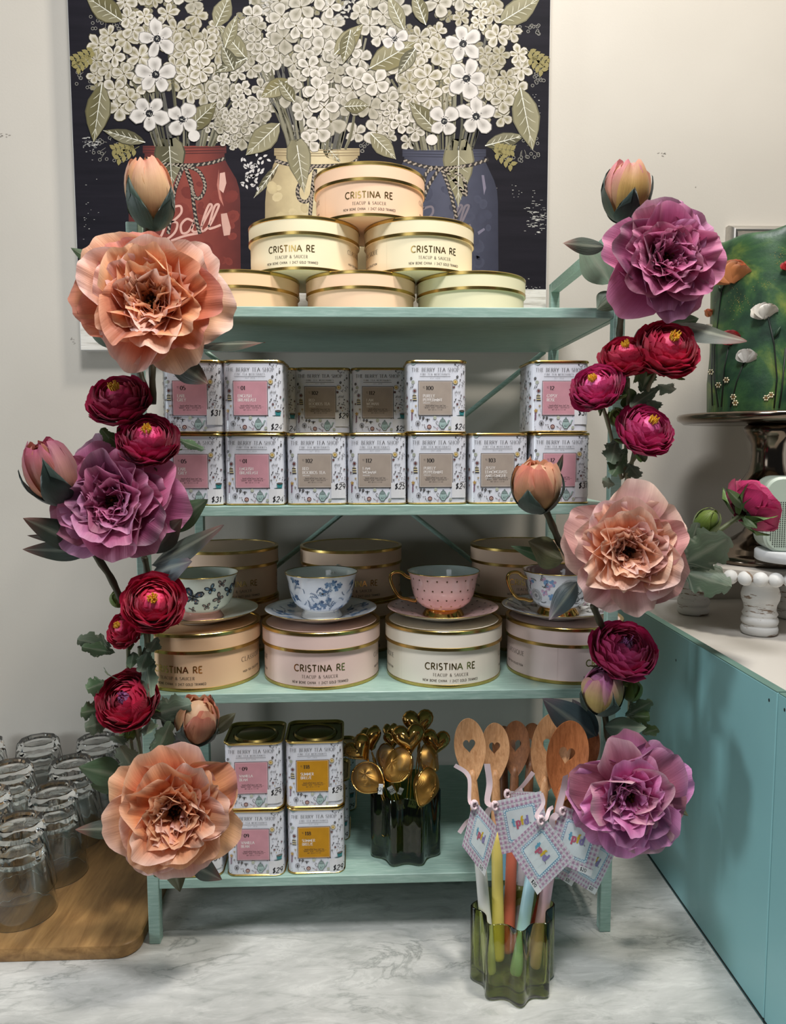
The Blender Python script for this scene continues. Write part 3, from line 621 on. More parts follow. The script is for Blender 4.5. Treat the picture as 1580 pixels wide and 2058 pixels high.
tin('09', 'white tea tin with pink vanilla label, top of its pair', xv - .002, .0035 + TW / 2, Z4 + TH + .0006, .02, GB, 110)
xs = P(634, 1700, .006).x
tin('118', 'white tea tin with mustard yellow label, bottom of its pair', xs, .006 + TW / 2, Z4 + .0002, .012, GB)
tin('118', 'white tea tin with mustard yellow label, top of its pair', xs - .001, .006 + TW / 2, Z4 + TH + .0006, .02, GB, 120)
tin('118', 'white tea tin right behind the mustard-labelled pair', xs + .005, .088 + TW / 2, Z4 + .0002, 0, GB)
tin('118', 'white tea tin at the very back behind the mustard-labelled pair', xs + .013, .176 + TW / 2, Z4 + .0002, 0, GB)
xe = P(389, 1740, .0035).x - .002
tin('54', 'white tea tin priced $54 behind the lower left orange peony', xe, .0035 + TW / 2, Z4 + .0002, .03, GB, 150)

# ---------------------------------------------------------------- teacups and saucers
CUPP = [(0, .0030), (.0235, .0030), (.0285, .0006), (.0290, 0), (.0295, .0008), (.0270, .0052), (.0245, .0085), (.0262, .0110), (.0320, .0142), (.0385, .0205), (.0430, .0300), (.0455, .0410), (.0470, .0510), (.0492, .0590), (.0510, .0625)]
def cup_r(z, prof=CUPP[7:]):
    for i in range(len(prof) - 1):
        if prof[i][1] <= z <= prof[i + 1][1]: t = (z - prof[i][1]) / (prof[i + 1][1] - prof[i][1]); return lerp(prof[i][0], prof[i + 1][0], t)
    return prof[-1][0] if z > prof[-1][1] else prof[0][0]
SAUP = [(0, .0014), (.0290, .0014), (.0300, 0), (.0325, .0002), (.0345, .0030), (.0520, .0062), (.0700, .0118), (.0790, .0160)]
SAUI = [(.0790, .0160), (.0780, .0164), (.0690, .0132), (.0520, .0080), (.0330, .0050), (.0300, .0040), (0, .0040)]
def sau_z(r):
    q = SAUI[::-1]
    for i in range(len(q) - 1):
        if q[i][0] <= r <= q[i + 1][0]: return lerp(q[i][1], q[i + 1][1], (r - q[i][0]) / (q[i + 1][0] - q[i][0]))
    return .016
def butterfly(a, x, y, s, rot, c1, c2, z=0):
    c, q = math.cos(rot), math.sin(rot); T = lambda p: (x + s * (p[0] * c - p[1] * q), y + s * (p[0] * q + p[1] * c))
    for sg in (-1, 1):
        w1 = [(0, .05), (.25, .75), (.7, .98), (.98, .8), (.85, .35), (.35, .05)]; w2 = [(0, -.02), (.4, .02), (.72, -.15), (.68, -.6), (.35, -.72), (.08, -.3)]
        for w in (w1, w2):
            p = [T((sg * a_, b_)) for a_, b_ in w]; a.poly(p, S(38, 38, 46), z); m = (sum(t[0] for t in p) / 6, sum(t[1] for t in p) / 6)
            a.poly([(lerp(t[0], m[0], .36), lerp(t[1], m[1], .36)) for t in p], c1, z + .00006); a.poly([(lerp(t[0], m[0], .75), lerp(t[1], m[1], .75)) for t in p], c2, z + .00010)
    a.stroke([T((0, .3)), T((0, -.45))], s * .12, (.01, .01, .01), z + .00012); a.stroke([T((0, .3)), T((.3, .75))], s * .04, (.01, .01, .01), z); a.stroke([T((0, .3)), T((-.3, .75))], s * .04, (.01, .01, .01), z)
def blob_flowers(a, rr, x, y, s, cols, n=5, z=0):
    for i in range(n):
        t = 2 * PI * i / n + rr.random(); a.ell(x + s * .55 * math.cos(t), y + s * .55 * math.sin(t), s * .48, s * .36, rr.choice(cols), z, 8, t)
    a.ell(x, y, s * .22, s * .22, cols[0], z + .00006, 6)
def sprig(a, rr, x, y, L, ang, col, n=6, z=0, w=.0004):
    pts = []; 
    for i in range(n + 1): t = i / n; pts.append((x + L * t * math.cos(ang + .5 * t), y + L * t * math.sin(ang + .5 * t)))
    a.stroke(pts, w, col, z)
    for i in range(1, n + 1):
        for sg in (-1, 1): leaf2(a, pts[i][0], pts[i][1], L * .2, L * .09, ang + sg * 1.0, col, z + .00003)
BL = [S(86, 116, 150), S(112, 140, 172), S(62, 92, 132), S(142, 166, 192)]
def cup_art(kind):
    a = Art(); rr = random.Random({'b': 3, 'f': 5, 'd': 1, 'g': 9}[kind])
    if kind == 'b':
        for (x, y, s, r_, w_) in ((-.002, .036, .0125, -.35, 0), (.021, .046, .0072, .5, 1), (.016, .021, .006, .2, 2), (-.026, .046, .006, .1, 1), (-.025, .026, .0085, -.5, 0), (-.006, .017, .0050, .2, 2), (.033, .032, .008, 1.0, 2), (.035, .052, .006, 0, 2), (-.042, .042, .008, .8, 0), (.05, .04, .009, .3, 1), (-.055, .03, .007, .4, 2), (.062, .048, .007, .9, 0), (.032, .018, .0045, .4, 1)):
            butterfly(a, x, y, s, r_, (S(70, 84, 104), S(112, 140, 158), S(150, 126, 118))[w_], (S(160, 120, 100), S(150, 180, 196), S(190, 170, 160))[w_])
    if kind == 'f':
        for (x, y) in ((.018, .054), (.010, .051), (.026, .050), (.022, .046), (-.006, .022), (.002, .026), (-.002, .017), (.006, .020), (-.036, .032), (-.045, .028), (-.012, .018), (-.038, .056), (.05, .05), (.055, .03), (-.06, .045), (.04, .016), (-.03, .054), (.012, .030)): blob_flowers(a, rr, x, y, .0044, BL)
        for k in range(46): sprig(a, rr, rr.uniform(-.07, .07), rr.uniform(.016, .050), rr.uniform(.006, .013), rr.uniform(0, 6.28), rr.choice(BL[:3]), 5)
        butterfly(a, .004, .039, .0040, .3, S(120, 160, 196), S(170, 196, 214))
    if kind == 'd':
        for (z_, n, ph) in ((.0545, 22, 0), (.0405, 22, .5), (.0275, 22, 0), (.0180, 16, .5)):
            for i in range(n):
                x = ((i + ph) / n - .5) * 2 * PI * .043; a.ell(x, z_, .00125 * .043 / cup_r(z_), .0012, S(90, 62, 34) if z_ > .02 else S(176, 140, 80), 0, 8)
    if kind == 'g':
        for k in range(46): sprig(a, rr, rr.uniform(-.075, .075), rr.uniform(.018, .052), rr.uniform(.006, .012), rr.uniform(0, 6.28), S(48, 52, 50), 5)
        for (x, y) in ((-.028, .053), (-.018, .050), (-.024, .045), (-.030, .036), (-.020, .030), (.04, .05), (.05, .03), (-.05, .05), (-.055, .03)): blob_flowers(a, rr, x, y, .0052, [S(120, 160, 200), S(206, 170, 200), S(222, 190, 214), S(190, 160, 186)])
        for (x, y, s) in ((.004, .043, .0135), (.046, .032, .012), (-.044, .030, .010)):
            for (q, n, c) in ((1, 7, S(186, 188, 190)), (.72, 6, S(158, 160, 162)), (.45, 5, S(206, 206, 206)), (.24, 4, S(110, 112, 114))):
                for i in range(n): t = 2 * PI * i / n + q; a.ell(x + s * q * .62 * math.cos(t), y + s * q * .62 * math.sin(t), s * .42 * (q + .25), s * .30 * (q + .25), mixc(c, S(90, 92, 94), rr.random() * .25), .0001 + (1 - q) * .0003, 9, t + 1.57, mixc(c, (1, 1, 1), .3))
    return a
def teacup(kind, ext, inn, foot, lab, slab, x, z0, rot, handle, gold_rim=True):
    s = thing('saucer', slab, 'saucer', (x, YF + .001, z0), 0, 'saucers on the gift boxes')
    m = mat_plain('saucer_' + kind, ext, .14, var=.02, Coat_Weight=.5)
    ob('plate', Geo().lathe(SAUP, 64), M_ceramic, s, sharp=50); ob('upper_face', Geo().lathe(SAUI, 64), m, s)
    ob('rim', Geo().lathe([(.0787, .0159), (.0794, .0160), (.0790, .0167), (.0782, .0165)], 64), M_gold, s)
    a = Art(); rr = random.Random(8)
    if kind == 'f':
        for k in range(26): t = rr.uniform(0, 6.28); q = rr.uniform(.045, .070); blob_flowers(a, rr, q * math.cos(t), q * math.sin(t), .0058, BL)
        for k in range(60): t = rr.uniform(0, 6.28); q = rr.uniform(.038, .070); sprig(a, rr, q * math.cos(t), q * math.sin(t), .010, rr.uniform(0, 6.28), rr.choice(BL[:3]), 5)
    if kind == 'd':
        for (q, n) in ((.044, 16), (.058, 20), (.070, 24)):
            for i in range(n): t = 2 * PI * (i + .5 * (n % 8 == 0)) / n; a.ell(q * math.cos(t), q * math.sin(t), .0016, .0016, S(70, 50, 34), 0, 8)
    if kind == 'g':
        for k in range(60): t = rr.uniform(0, 6.28); q = rr.uniform(.038, .070); sprig(a, rr, q * math.cos(t), q * math.sin(t), .012, rr.uniform(0, 6.28), S(44, 48, 46), 5)
        for k in range(20): t = rr.uniform(0, 6.28); q = rr.uniform(.042, .068); blob_flowers(a, rr, q * math.cos(t), q * math.sin(t), .006, [S(150, 150, 152), S(186, 186, 188), S(196, 166, 190)])
    if a.v: ob('pattern', a.mapped(lambda X, Y, Z: (X, Y, sau_z(min(.0785, math.hypot(X, Y))) + .0003 + Z)), M_artg, s, smooth=False)
    c = thing('teacup', lab, 'teacup', (x + .001, YF + .001, z0 + .0042), rot, 'teacups on saucers')
    me = mat_plain('cup_' + kind, ext, .10, var=.02, Coat_Weight=.6); mi = mat_plain('cupin_' + kind, inn, .10, var=.02, Coat_Weight=.6)
    ob('bowl', Geo().lathe(CUPP[7:], 64), me, c)
    ob('foot', Geo().lathe(CUPP[:8], 64), foot, c, sharp=60)
    ob('inside', Geo().lathe([(.0510, .0625), (.0500, .0622), (.0478, .0585), (.0455, .0500), (.0440, .0410), (.0415, .0310), (.0370, .0220), (.030, .0165), (.015, .0140), (0, .0138)], 64), mi, c)
    ob('rim', Geo().lathe([(.0509, .0617), (.0514, .0624), (.0509, .0631), (.0501, .0624)], 64), M_gold, c)
    a = cup_art(kind)
    def mp(X, Y, Z): r = cup_r(Y) + .00022 + Z; t = -PI / 2 + X / .043 - rot; return (r * math.cos(t), r * math.sin(t), Y)
    ob('pattern', a.mapped(mp), M_artg, c, smooth=False)
    pts = [(-.0462, .0520), (-.0530, .0545), (-.0600, .0600), (-.0690, .0602), (-.0745, .0560), (-.0745, .0480), (-.0715, .0390), (-.0665, .0300), (-.0600, .0235), (-.0500, .0215), (-.0420, .0190), (-.0375, .0200)]
    r = [.0030, .0024, .0024, .0024, .0026, .0026, .0024, .0024, .0024, .0026, .0026, .0026]
    q = [Vector((p[0], 0, p[1])) for p in pts]
    Q = []; RR = []
    for i in range(len(q) - 1):
        for k in range(4):
            t = k / 4; p0, p1, p2, p3 = q[max(0, i - 1)], q[i], q[i + 1], q[min(len(q) - 1, i + 2)]
            Q.append(.5 * ((2 * p1) + (p2 - p0) * t + (2 * p0 - 5 * p1 + 4 * p2 - p3) * t * t + (3 * p1 - p0 - 3 * p2 + p3) * t ** 3)); RR.append(lerp(r[i], r[i + 1], t))
    h = ob('handle', Geo().tube(Q, RR, 10), handle, c, label='shiny gold handle' if handle is M_goldm else None)
    return c
ZC = Z3 + .0002 + .0765 + .0006
M_pinkfoot = mat_plain('pink_foot', S(226, 170, 156), .14)
teacup('b', S(222, 226, 214), S(214, 220, 208), M_pinkfoot, 'white teacup with dark butterflies and a pink foot', 'plain white saucer under the butterfly teacup', xat(404, 1200, YF), ZC, -.35, M_ceramic)
teacup('f', S(226, 230, 236), S(214, 218, 214), M_ceramic, 'white teacup with blue flower sprays', 'blue floral saucer under the blue floral teacup', xat(645, 1200, YF), ZC, -1.9, M_ceramic)
teacup('d', S(226, 188, 184), S(206, 216, 214), M_goldm, 'pink teacup with small gold dots and gold handle', 'pink dotted saucer under the pink spotted teacup', xat(890, 1200, YF), ZC, -.05, M_goldm)
teacup('g', S(226, 230, 234), S(160, 130, 128), M_goldm, 'white teacup with grey roses, mauve inside and gold handle', 'grey floral saucer under the grey rose teacup', xat(1121, 1200, YF), ZC, .12, M_goldm)
# ---------------------------------------------------------------- canvas with the painted bouquets
CY_ = .355
pl, pr_ = P(157, 581, CY_), P(1103, 300, CY_)
cx0, cx1, cz0 = P(160, 640, CY_).x, pr_.x, P(164, 704, CY_).z
cx0 = -.5015; cz1 = 1.56
cv = thing('canvas_picture', 'large black canvas picture of white hydrangeas in glass jars, on the wall', 'picture', ((cx0 + cx1) / 2, .37, cz0))
ob('canvas', Geo().box(cx0, cx1, CY_, WALL_Y - .0005, cz0, cz1, .0012), mat_plain('canvas_edge', S(206, 204, 202), .7, var=.03), cv, world=True, smooth=False)
A_ = Art(); GR = {}
def lvl(x, y, r, top):          # next free ink level over everything already under this spot
    k0 = [(i, j) for i in range(int((x - r) // 24), int((x + r) // 24) + 1) for j in range(int((y - r) // 24), int((y + r) // 24) + 1)]
    L = 0
    for k in k0:
        for (a, b, q, t) in GR.get(k, ()):
            if (a - x) ** 2 + (b - y) ** 2 < (q + r) ** 2: L = max(L, t)
    for k in k0: GR.setdefault(k, []).append((x, y, r, L + top))
    return L
DZ = .00002
def Z(l): return .00025 + l * DZ
INKB = S(26, 25, 30)
def AP(x, y, z): 
    p = P(x, y, CY_ - z); return p
# dark ground, pale wooden stripe under it
XL, XR = 100, 1140
A_.v = []; A_.f = []; A_.c = []; A_.uv = []; A_.mi = []
def wrect(x0, x1, z0, z1, y, col): return [(x0, y, z0), (x1, y, z0), (x1, y, z1), (x0, y, z1)], [(0, 1, 2, 3)], col
zs = P(600, 579, CY_).z
bgm = NT('painted_black_boards'); v_ = bgm.coord(scale=(1, 1, 12)); n_ = bgm.noise(v_, 6, 5, .6); n2_ = bgm.noise(bgm.coord(scale=(3, 1, 40)), 14, 6, .7)
bgm.set(bgm.mul(bgm.ramp(n_, [(.3, S(21, 20, 26)), (.7, S(30, 28, 35))]), S(200, 200, 196), bgm.ramp(n2_, [(.735, (0, 0, 0)), (.76, (.6, .6, .6))]), 'MIX'), .7, 0, Specular_IOR_Level=.1)
ob('print_ground', Geo().add(*wrect(cx0 + .0012, cx1 - .0012, zs, cz1 - .001, CY_ - .0001, (0, 0, 0))), bgm.m, cv, world=True, smooth=False)
stm = NT('painted_grey_board'); n_ = stm.noise(stm.coord(scale=(2, 1, 30)), 8, 6, .65)
stm.set(stm.ramp(n_, [(.3, S(150, 144, 132)), (.48, S(200, 196, 188)), (.7, S(216, 213, 207))]), .6)
ob('print_board_stripe', Geo().add(*wrect(cx0 + .0012, cx1 - .0012, cz0 + .001, zs - .0008, CY_ - .0001, (0, 0, 0))), stm.m, cv, world=True, smooth=False)
rp = random.Random(21)
def lines(n, x0, x1, y0, y1, col, w=.8, L=8):
    for i in range(n):
        x = rp.gauss((x0 + x1) / 2, (x1 - x0) / 4); y = rp.gauss((y0 + y1) / 2, (y1 - y0) / 4); l_ = rp.uniform(1, L)
        if 165 < x < 1096: A_.stroke([(x, y), (x + l_, y)], rp.uniform(.5, 1.3) * w, col, Z(0))
for b in ((90, 1050, 1100, 405, 470), (60, 160, 205, 268, 305), (40, 1000, 1098, 560, 600), (26, 1050, 1098, 180, 260), (20, 160, 200, 330, 480), (14, 1000, 1090, 370, 400)): lines(*b, S(196, 194, 188), .8, 7 if b[0] > 50 else 3)
# jars
def jar(cx, yn, hn, yb, hb, ytop, ybot, body, dark, light):
    L = []; R = []
    prof = [(hn + 2, ytop), (hn + 2, ytop + 14), (hn - 2, ytop + 16), (hn - 1, yn), (hn + 4, yn + 10), (hb - 8, yn + 40), (hb - 2, yn + 60), (hb, yn + 85), (hb + 1, ybot)]
    pts = [(cx + a, b) for a, b in prof]; lp = [(cx - a, b) for a, b in reversed(prof)]
    for i in range(len(prof) - 1):
        (a, b), (c, d) = prof[i], prof[i + 1]
        for k in range(6):
            t0, t1 = -1 + k / 3, -1 + (k + 1) / 3; e0, e1 = abs(t0) ** 3, abs(t1) ** 3
            q = lambda t: mixc(mixc(body, light, .5 * max(0, 1 - abs(t - .1) * 1.6)), dark, .75 * abs(t) ** 3)
            A_.add([(cx + a * t0, b, Z(1)), (cx + a * t1, b, Z(1)), (cx + c * t1, d, Z(1)), (cx + c * t0, d, Z(1))], [(0, 1, 2, 3)], [q(t0), q(t1), q(t1), q(t0)])
    for dy in (3, 9, 14): A_.stroke([(cx - hn - 2, ytop + dy), (cx, ytop + dy + 1.5), (cx + hn + 2, ytop + dy)], 1.8, dark, Z(2))
    for k in range(60):
        x = cx + rp.uniform(-hb + 14, hb - 14); y = rp.uniform(yn + 50, ybot - 14); r = rp.uniform(6, 16)
        A_.ell(x, y, r, r * .8, mixc(body, rp.choice([light, dark]), .16), Z(1.3 + (k % 9) * .07), 9, rp.random() * 3, body)
jar(371, 320, 82, 0, 112, 293, 577, S(112, 50, 44), S(70, 34, 34), S(146, 76, 64))
jar(637, 322, 84, 0, 104, 298, 577, S(186, 170, 132), S(128, 112, 84), S(216, 204, 172))
jar(893, 322, 82, 0, 108, 300, 577, S(62, 64, 80), S(42, 43, 56), S(86, 88, 104))
for (pts, c) in (([(442, 348), (452, 346), (455, 368), (449, 388), (440, 380)], S(200, 160, 148)), ([(444, 430), (456, 428), (464, 458), (462, 472), (450, 474), (446, 450)], S(190, 150, 138)), ([(440, 340), (436, 372), (441, 400), (450, 415), (444, 392), (440, 370)], S(170, 110, 98)),
                 ([(968, 352), (973, 352), (977, 378), (973, 392)], S(116, 110, 126)), ([(960, 466), (973, 458), (975, 462), (962, 472)], S(110, 106, 124))): A_.poly(pts, c, Z(2))
# script word on the jars
def spline(pts, n=6):
    q = []; 
    for i in range(len(pts) - 1):
        p0, p1, p2, p3 = pts[max(0, i - 1)], pts[i], pts[i + 1], pts[min(len(pts) - 1, i + 2)]
        for k in range(n):
            t = k / n; q.append(tuple(.5 * ((2 * p1[j]) + (p2[j] - p0[j]) * t + (2 * p0[j] - 5 * p1[j] + 4 * p2[j] - p3[j]) * t * t + (3 * p1[j] - p0[j] - 3 * p2[j] + p3[j]) * t ** 3) for j in (0, 1)))
    return q + [pts[-1]]
def ball(dx, dy, c, z, s=1.0):
    for st in ([(346, 414), (336, 442), (326, 470), (316, 486)], [(334, 440), (344, 420), (362, 414), (364, 428), (348, 444), (340, 446)], [(340, 446), (356, 448), (352, 466), (336, 480), (318, 482), (312, 472)],
               [(390, 446), (376, 440), (364, 452), (366, 468), (378, 466), (388, 450), (392, 440)], [(390, 446), (386, 462), (394, 466), (404, 456), (418, 430), (426, 414), (420, 412), (410, 436), (404, 462), (410, 464)], [(410, 464), (422, 452), (434, 428), (440, 412), (432, 414), (424, 438), (420, 458), (428, 458), (444, 452)],
               [(344, 484), (372, 474), (402, 468)]):
        A_.stroke([(p[0] * s + dx, p[1] * s + dy) for p in spline(st)], 4.6 * s, c, z)
ball(0, 0, S(200, 158, 146), Z(3)); ball(520, 18, S(112, 104, 112), Z(3), .96)
def rope(pts, w=7.5, z=4):
    q = spline(pts, 8); A_.stroke(q, w, S(44, 40, 38), Z(z)); acc = 0
    for i in range(len(q) - 1):
        dx, dy = q[i + 1][0] - q[i][0], q[i + 1][1] - q[i][1]; d = math.hypot(dx, dy); acc += d
        if acc > 6.2 and d > 0: 
            acc = 0; tx, ty = dx / d, dy / d
            A_.stroke([(q[i][0] - tx * 3 - ty * 2.4, q[i][1] - ty * 3 + tx * 2.4), (q[i][0] + tx * 3 + ty * 2.4, q[i][1] + ty * 3 - tx * 2.4)], 3.2, S(150, 138, 124), Z(z + 1))
rope([(291, 318), (310, 326), (372, 332), (420, 328), (453, 318)]); rope([(376, 334), (400, 345), (412, 372), (404, 396), (392, 396), (384, 372), (374, 340)]); rope([(372, 334), (384, 366), (388, 400), (394, 440), (402, 470)]); rope([(368, 336), (352, 380), (344, 430), (338, 470)])
rope([(552, 322), (580, 330), (637, 334), (700, 330), (720, 320)]); rope([(628, 336), (600, 375), (602, 400), (618, 404), (630, 380), (634, 340)]); rope([(632, 345), (626, 400), (622, 450)])
rope([(812, 322), (850, 334), (893, 338), (945, 332), (982, 320)]); rope([(888, 340), (900, 370), (910, 405), (918, 440)]); rope([(884, 338), (862, 372), (850, 400), (856, 350), (878, 336)]); rope([(894, 340), (920, 370), (936, 392), (932, 360), (910, 344)])
# stems above the jars
for (cx, n, y0) in ((371, 40, 292), (637, 66, 298), (893, 40, 300)):
    for k in range(n):
        x = cx + rp.uniform(-66, 66); t = (x - cx) / 66; x2 = cx + t * rp.uniform(70, 150); 
        A_.stroke(spline([(x * .9 + cx * .1, y0 + 2), (x + t * 10, y0 - 50), (x2, rp.uniform(60, 170))], 4), rp.uniform(2.4, 5), rp.choice([S(96, 92, 72), S(74, 72, 58), S(120, 116, 98), S(84, 82, 76)]), Z(2 + k % 4))
OL = [S(98, 92, 62), S(118, 110, 74), S(84, 80, 58), S(126, 120, 92)]
def pleaf(bx, by, tx, ty, w, heart=False, lift=0):
    dx, dy = tx - bx, ty - by; L = math.hypot(dx, dy); ux, uy = dx / L, dy / L; nx, ny = -uy, ux
    cx, cy = (bx + tx) / 2, (by + ty) / 2; l = lvl(cx, cy, L * .42, 4) + lift; c = rp.choice(OL); c2 = mixc(c, S(156, 150, 124), .40)
    pr = ([(-.08, .0), (-.12, .45), (.02, .85), (.22, 1), (.45, .85), (.7, .45), (.88, .15), (1, 0)] if heart else [(0, 0), (.12, .5), (.3, .9), (.5, 1), (.7, .72), (.88, .3), (1, 0)])
    up = [(bx + dx * a + nx * w * b, by + dy * a + ny * w * b) for a, b in pr]; dn = [(bx + dx * a - nx * w * b, by + dy * a - ny * w * b) for a, b in pr]
    A_.poly(up + dn[::-1][1:], mixc(c, INKB, .4), Z(l), mixc(c, INKB, .2))
    k_ = .9
    for half, cc in ((up, c), (dn, c2)):
        sp_ = [(bx + dx * a, by + dy * a) for a, b in pr]; h2 = [(lerp(s_[0], p_[0], k_), lerp(s_[1], p_[1], k_)) for s_, p_ in zip(sp_, half)]
        for i in range(len(pr) - 1): A_.add([(*sp_[i], Z(l + 1)), (*sp_[i + 1], Z(l + 1)), (*h2[i + 1], Z(l + 1)), (*h2[i], Z(l + 1))], [(0, 1, 2, 3)], [mixc(cc, INKB, .25), mixc(cc, INKB, .2), cc, cc])
        for a in (.15, .3, .45, .6, .75):
            sg = 1 if half is up else -1; b = w * .62 * math.sin(PI * min(1, a + .15))
            A_.stroke([(bx + dx * a, by + dy * a), (bx + dx * (a + .09) + sg * nx * b * .6, by + dy * (a + .09) + sg * ny * b * .6), (bx + dx * (a + .13) + sg * nx * b, by + dy * (a + .13) + sg * ny * b)], [.6, 1.5, .5], S(184, 180, 160), Z(l + 2))
    A_.stroke([(bx, by), (cx, cy), (tx, ty)], [2, 1.6, .5], S(212, 210, 198), Z(l + 2))
def floret(x, y, r, tint, n=4, white=S(204, 197, 188), centre=None, rot=None):
    l = lvl(x, y, r * .95, 5); rot = rp.random() * 6.28 if rot is None else rot; n0 = len(A_.v)
    for i in range(n):
        t = rot + 2 * PI * i / n + rp.uniform(-.12, .12); R = r * rp.uniform(.9, 1.08); c, s_ = math.cos(t), math.sin(t); w = R * (.43 if n == 4 else .34)
        k1, k2, k3 = rp.uniform(.6, 1.1), rp.uniform(.75, 1.15), rp.uniform(.75, 1.15); pr = [(.04, .0), (.22, .5 * k2), (.5, .95 * k2), (.78, .98 * k2), (.95, .55 * k1), (rp.uniform(.92, 1.1), .08), (.96, -.45), (.8, -.95 * k3), (.5, -.95 * k3), (.22, -.45)]
        pts = [(x + R * a * c - w * b * s_, y + R * a * s_ + w * b * c) for a, b in pr]; m = (x + R * .55 * c, y + R * .55 * s_)
        A_.poly([(m[0] + (px - m[0]) * 1.10, m[1] + (py - m[1]) * 1.10) for px, py in pts], mixc(tint, INKB, .5), Z(l + (i % 2) * .5))
        A_.poly(pts, white, Z(l + 1 + (i % 2) * .5), mixc(white, tint, .5))
        q = [(lerp(px, m[0] * .7 + x * .3, .3), lerp(py, m[1] * .7 + y * .3, .3)) for px, py in pts]
        A_.poly(q, mixc(white, tint, .30), Z(l + 2 + (i % 2) * .5), mixc(tint, INKB, .28))
        A_.stroke([(x + R * .15 * c, y + R * .15 * s_), (x + R * .72 * c, y + R * .72 * s_)], [1.1, .4], mixc(tint, INKB, .15), Z(l + 3.2))
    if centre:
        A_.ell(x, y, r * .2, r * .2, S(26, 26, 30), Z(l + 4), 9)
        for k in range(16): t = rp.random() * 6.28; q = r * rp.uniform(.12, .34); A_.ell(x + q * math.cos(t), y + q * math.sin(t), 1.1, 1.1, S(28, 28, 32), Z(l + 4.4), 5)
        for k in range(7): t = rp.random() * 6.28; q = r * .14 * rp.random(); A_.ell(x + q * math.cos(t), y + q * math.sin(t), .9, .9, S(190, 186, 176), Z(l + 4.8), 5)
    else: A_.ell(x, y, r * .09, r * .09, S(84, 76, 50), Z(l + 4), 6)
T1, T2, T3 = S(140, 130, 88), S(128, 122, 96), S(150, 144, 124)
def blob(cx, cy, rx, ry, n, r, tint, np_=4, white=S(204, 197, 188), shade=.5):
    P_ = []
    for i in range(n * 30):
        if len(P_) >= n: break
        t = rp.random() * 6.28; q = math.sqrt(rp.random()); x, y = cx + rx * q * math.cos(t), cy + ry * q * math.sin(t)
        if all((x - a) ** 2 + (y - b) ** 2 > (r * 1.22) ** 2 for a, b in P_): P_.append((x, y))
    P_.sort(key=lambda p: -((p[0] - cx) / rx) ** 2 - ((p[1] - cy) / ry) ** 2)
    for x, y in P_[:max(4, int(len(P_) * .84))] if False else P_:
        e = ((x - cx) / rx) ** 2 + ((y - cy) / ry) ** 2
        floret(x, y, r * rp.uniform(.8, 1.25), mixc(tint, S(92, 88, 62), rp.random() * .35), np_, mixc(mixc(white, S(150, 145, 132), max(0, e - .4) * shade), S(120, 114, 88), rp.random() ** 2 * .6))
for k in range(60):      # far florets in shade
    x, y = rp.uniform(190, 1070), rp.uniform(-60, 200); floret(x, y, 13, T1, 4, S(120, 116, 104))
for (cx, cy, rx, ry, n, r, tint, np_) in (
    (238, 128, 52, 70, 30, 23, T1, 5), (286, 26, 52, 44, 17, 22, T1, 5), (262, 185, 36, 40, 11, 22, T1, 4), (392, 108, 60, 84, 42, 23, T1, 5), (486, 200, 62, 78, 44, 20, T2, 4), (530, 66, 46, 60, 26, 20, T2, 4), (618, 30, 66, 70, 30, 26, T3, 4), (630, 180, 58, 100, 44, 25, T3, 4),
    (756, 34, 46, 52, 18, 25, T3, 4), (742, 212, 40, 78, 22, 24, T3, 4), (696, 130, 30, 40, 9, 22, T3, 4), (806, 236, 40, 56, 20, 19, T2, 4), (862, 138, 62, 78, 38, 24, T1, 5), (968, 28, 46, 48, 17, 22, T1, 5), (1012, 130, 52, 72, 30, 23, T1, 5), (990, 205, 38, 36, 11, 22, T1, 4), (450, 262, 36, 34, 14, 14, T2, 4),
    (890, -10, 40, 26, 9, 26, T3, 4), (370, -14, 46, 24, 9, 26, T3, 4)): blob(cx, cy, rx, ry, n, r, tint, np_)
for q in ((205, 168, 188, 286, 26), (292, 286, 207, 262, 15), (375, 262, 436, 205, 22), (497, 120, 440, 52, 19), (497, 116, 432, 146, 13), (672, 110, 730, 48, 19), (742, 138, 836, 84, 27), (692, 214, 742, 212, 16), (582, 160, 524, 196, 19), (562, 248, 494, 312, 25), (650, 286, 684, 326, 16), (745, 268, 796, 320, 19), (882, 268, 822, 204, 20), (975, 293, 1056, 272, 17), (1046, 176, 1071, 302, 28), (1004, 46, 1086, -4, 25), (246, 42, 172, -8, 25), (434, 54, 462, -10, 20), (812, 60, 780, -10, 16), (856, 50, 830, -20, 16), (560, 330, 510, 398, 9), (470, 140, 446, 90, 14)): pleaf(*q)
WA = S(200, 194, 188)
for (x, y, r, n) in ((316, 78, 38, 5), (313, 150, 40, 5), (300, 228, 38, 5), (366, 240, 34, 4), (931, 88, 38, 5), (938, 158, 40, 5), (957, 234, 38, 5), (893, 244, 33, 4), (794, 78, 26, 4)): floret(x, y, r, S(170, 164, 156), n, WA, True)
A_.ell(390, 273, 12, 12, WA, Z(lvl(390, 273, 12, 1)), 12); A_.ell(868, 281, 12, 11, WA, Z(lvl(868, 281, 12, 1)), 12)
pleaf(592, 205, 560, 160, 14); pleaf(705, 60, 690, 128, 16); pleaf(452, 96, 476, 30, 14); pleaf(836, 96, 800, 150, 14); floret(637, 180, 26, T3, 4); floret(622, 285, 22, T3, 4); floret(756, 165, 30, T3, 4)
for q in ((340, 288, 346, 376, 32, True, 3), (922, 294, 921, 416, 32, True, 3), (597, 292, 612, 388, 25, True, 3)): pleaf(*q)
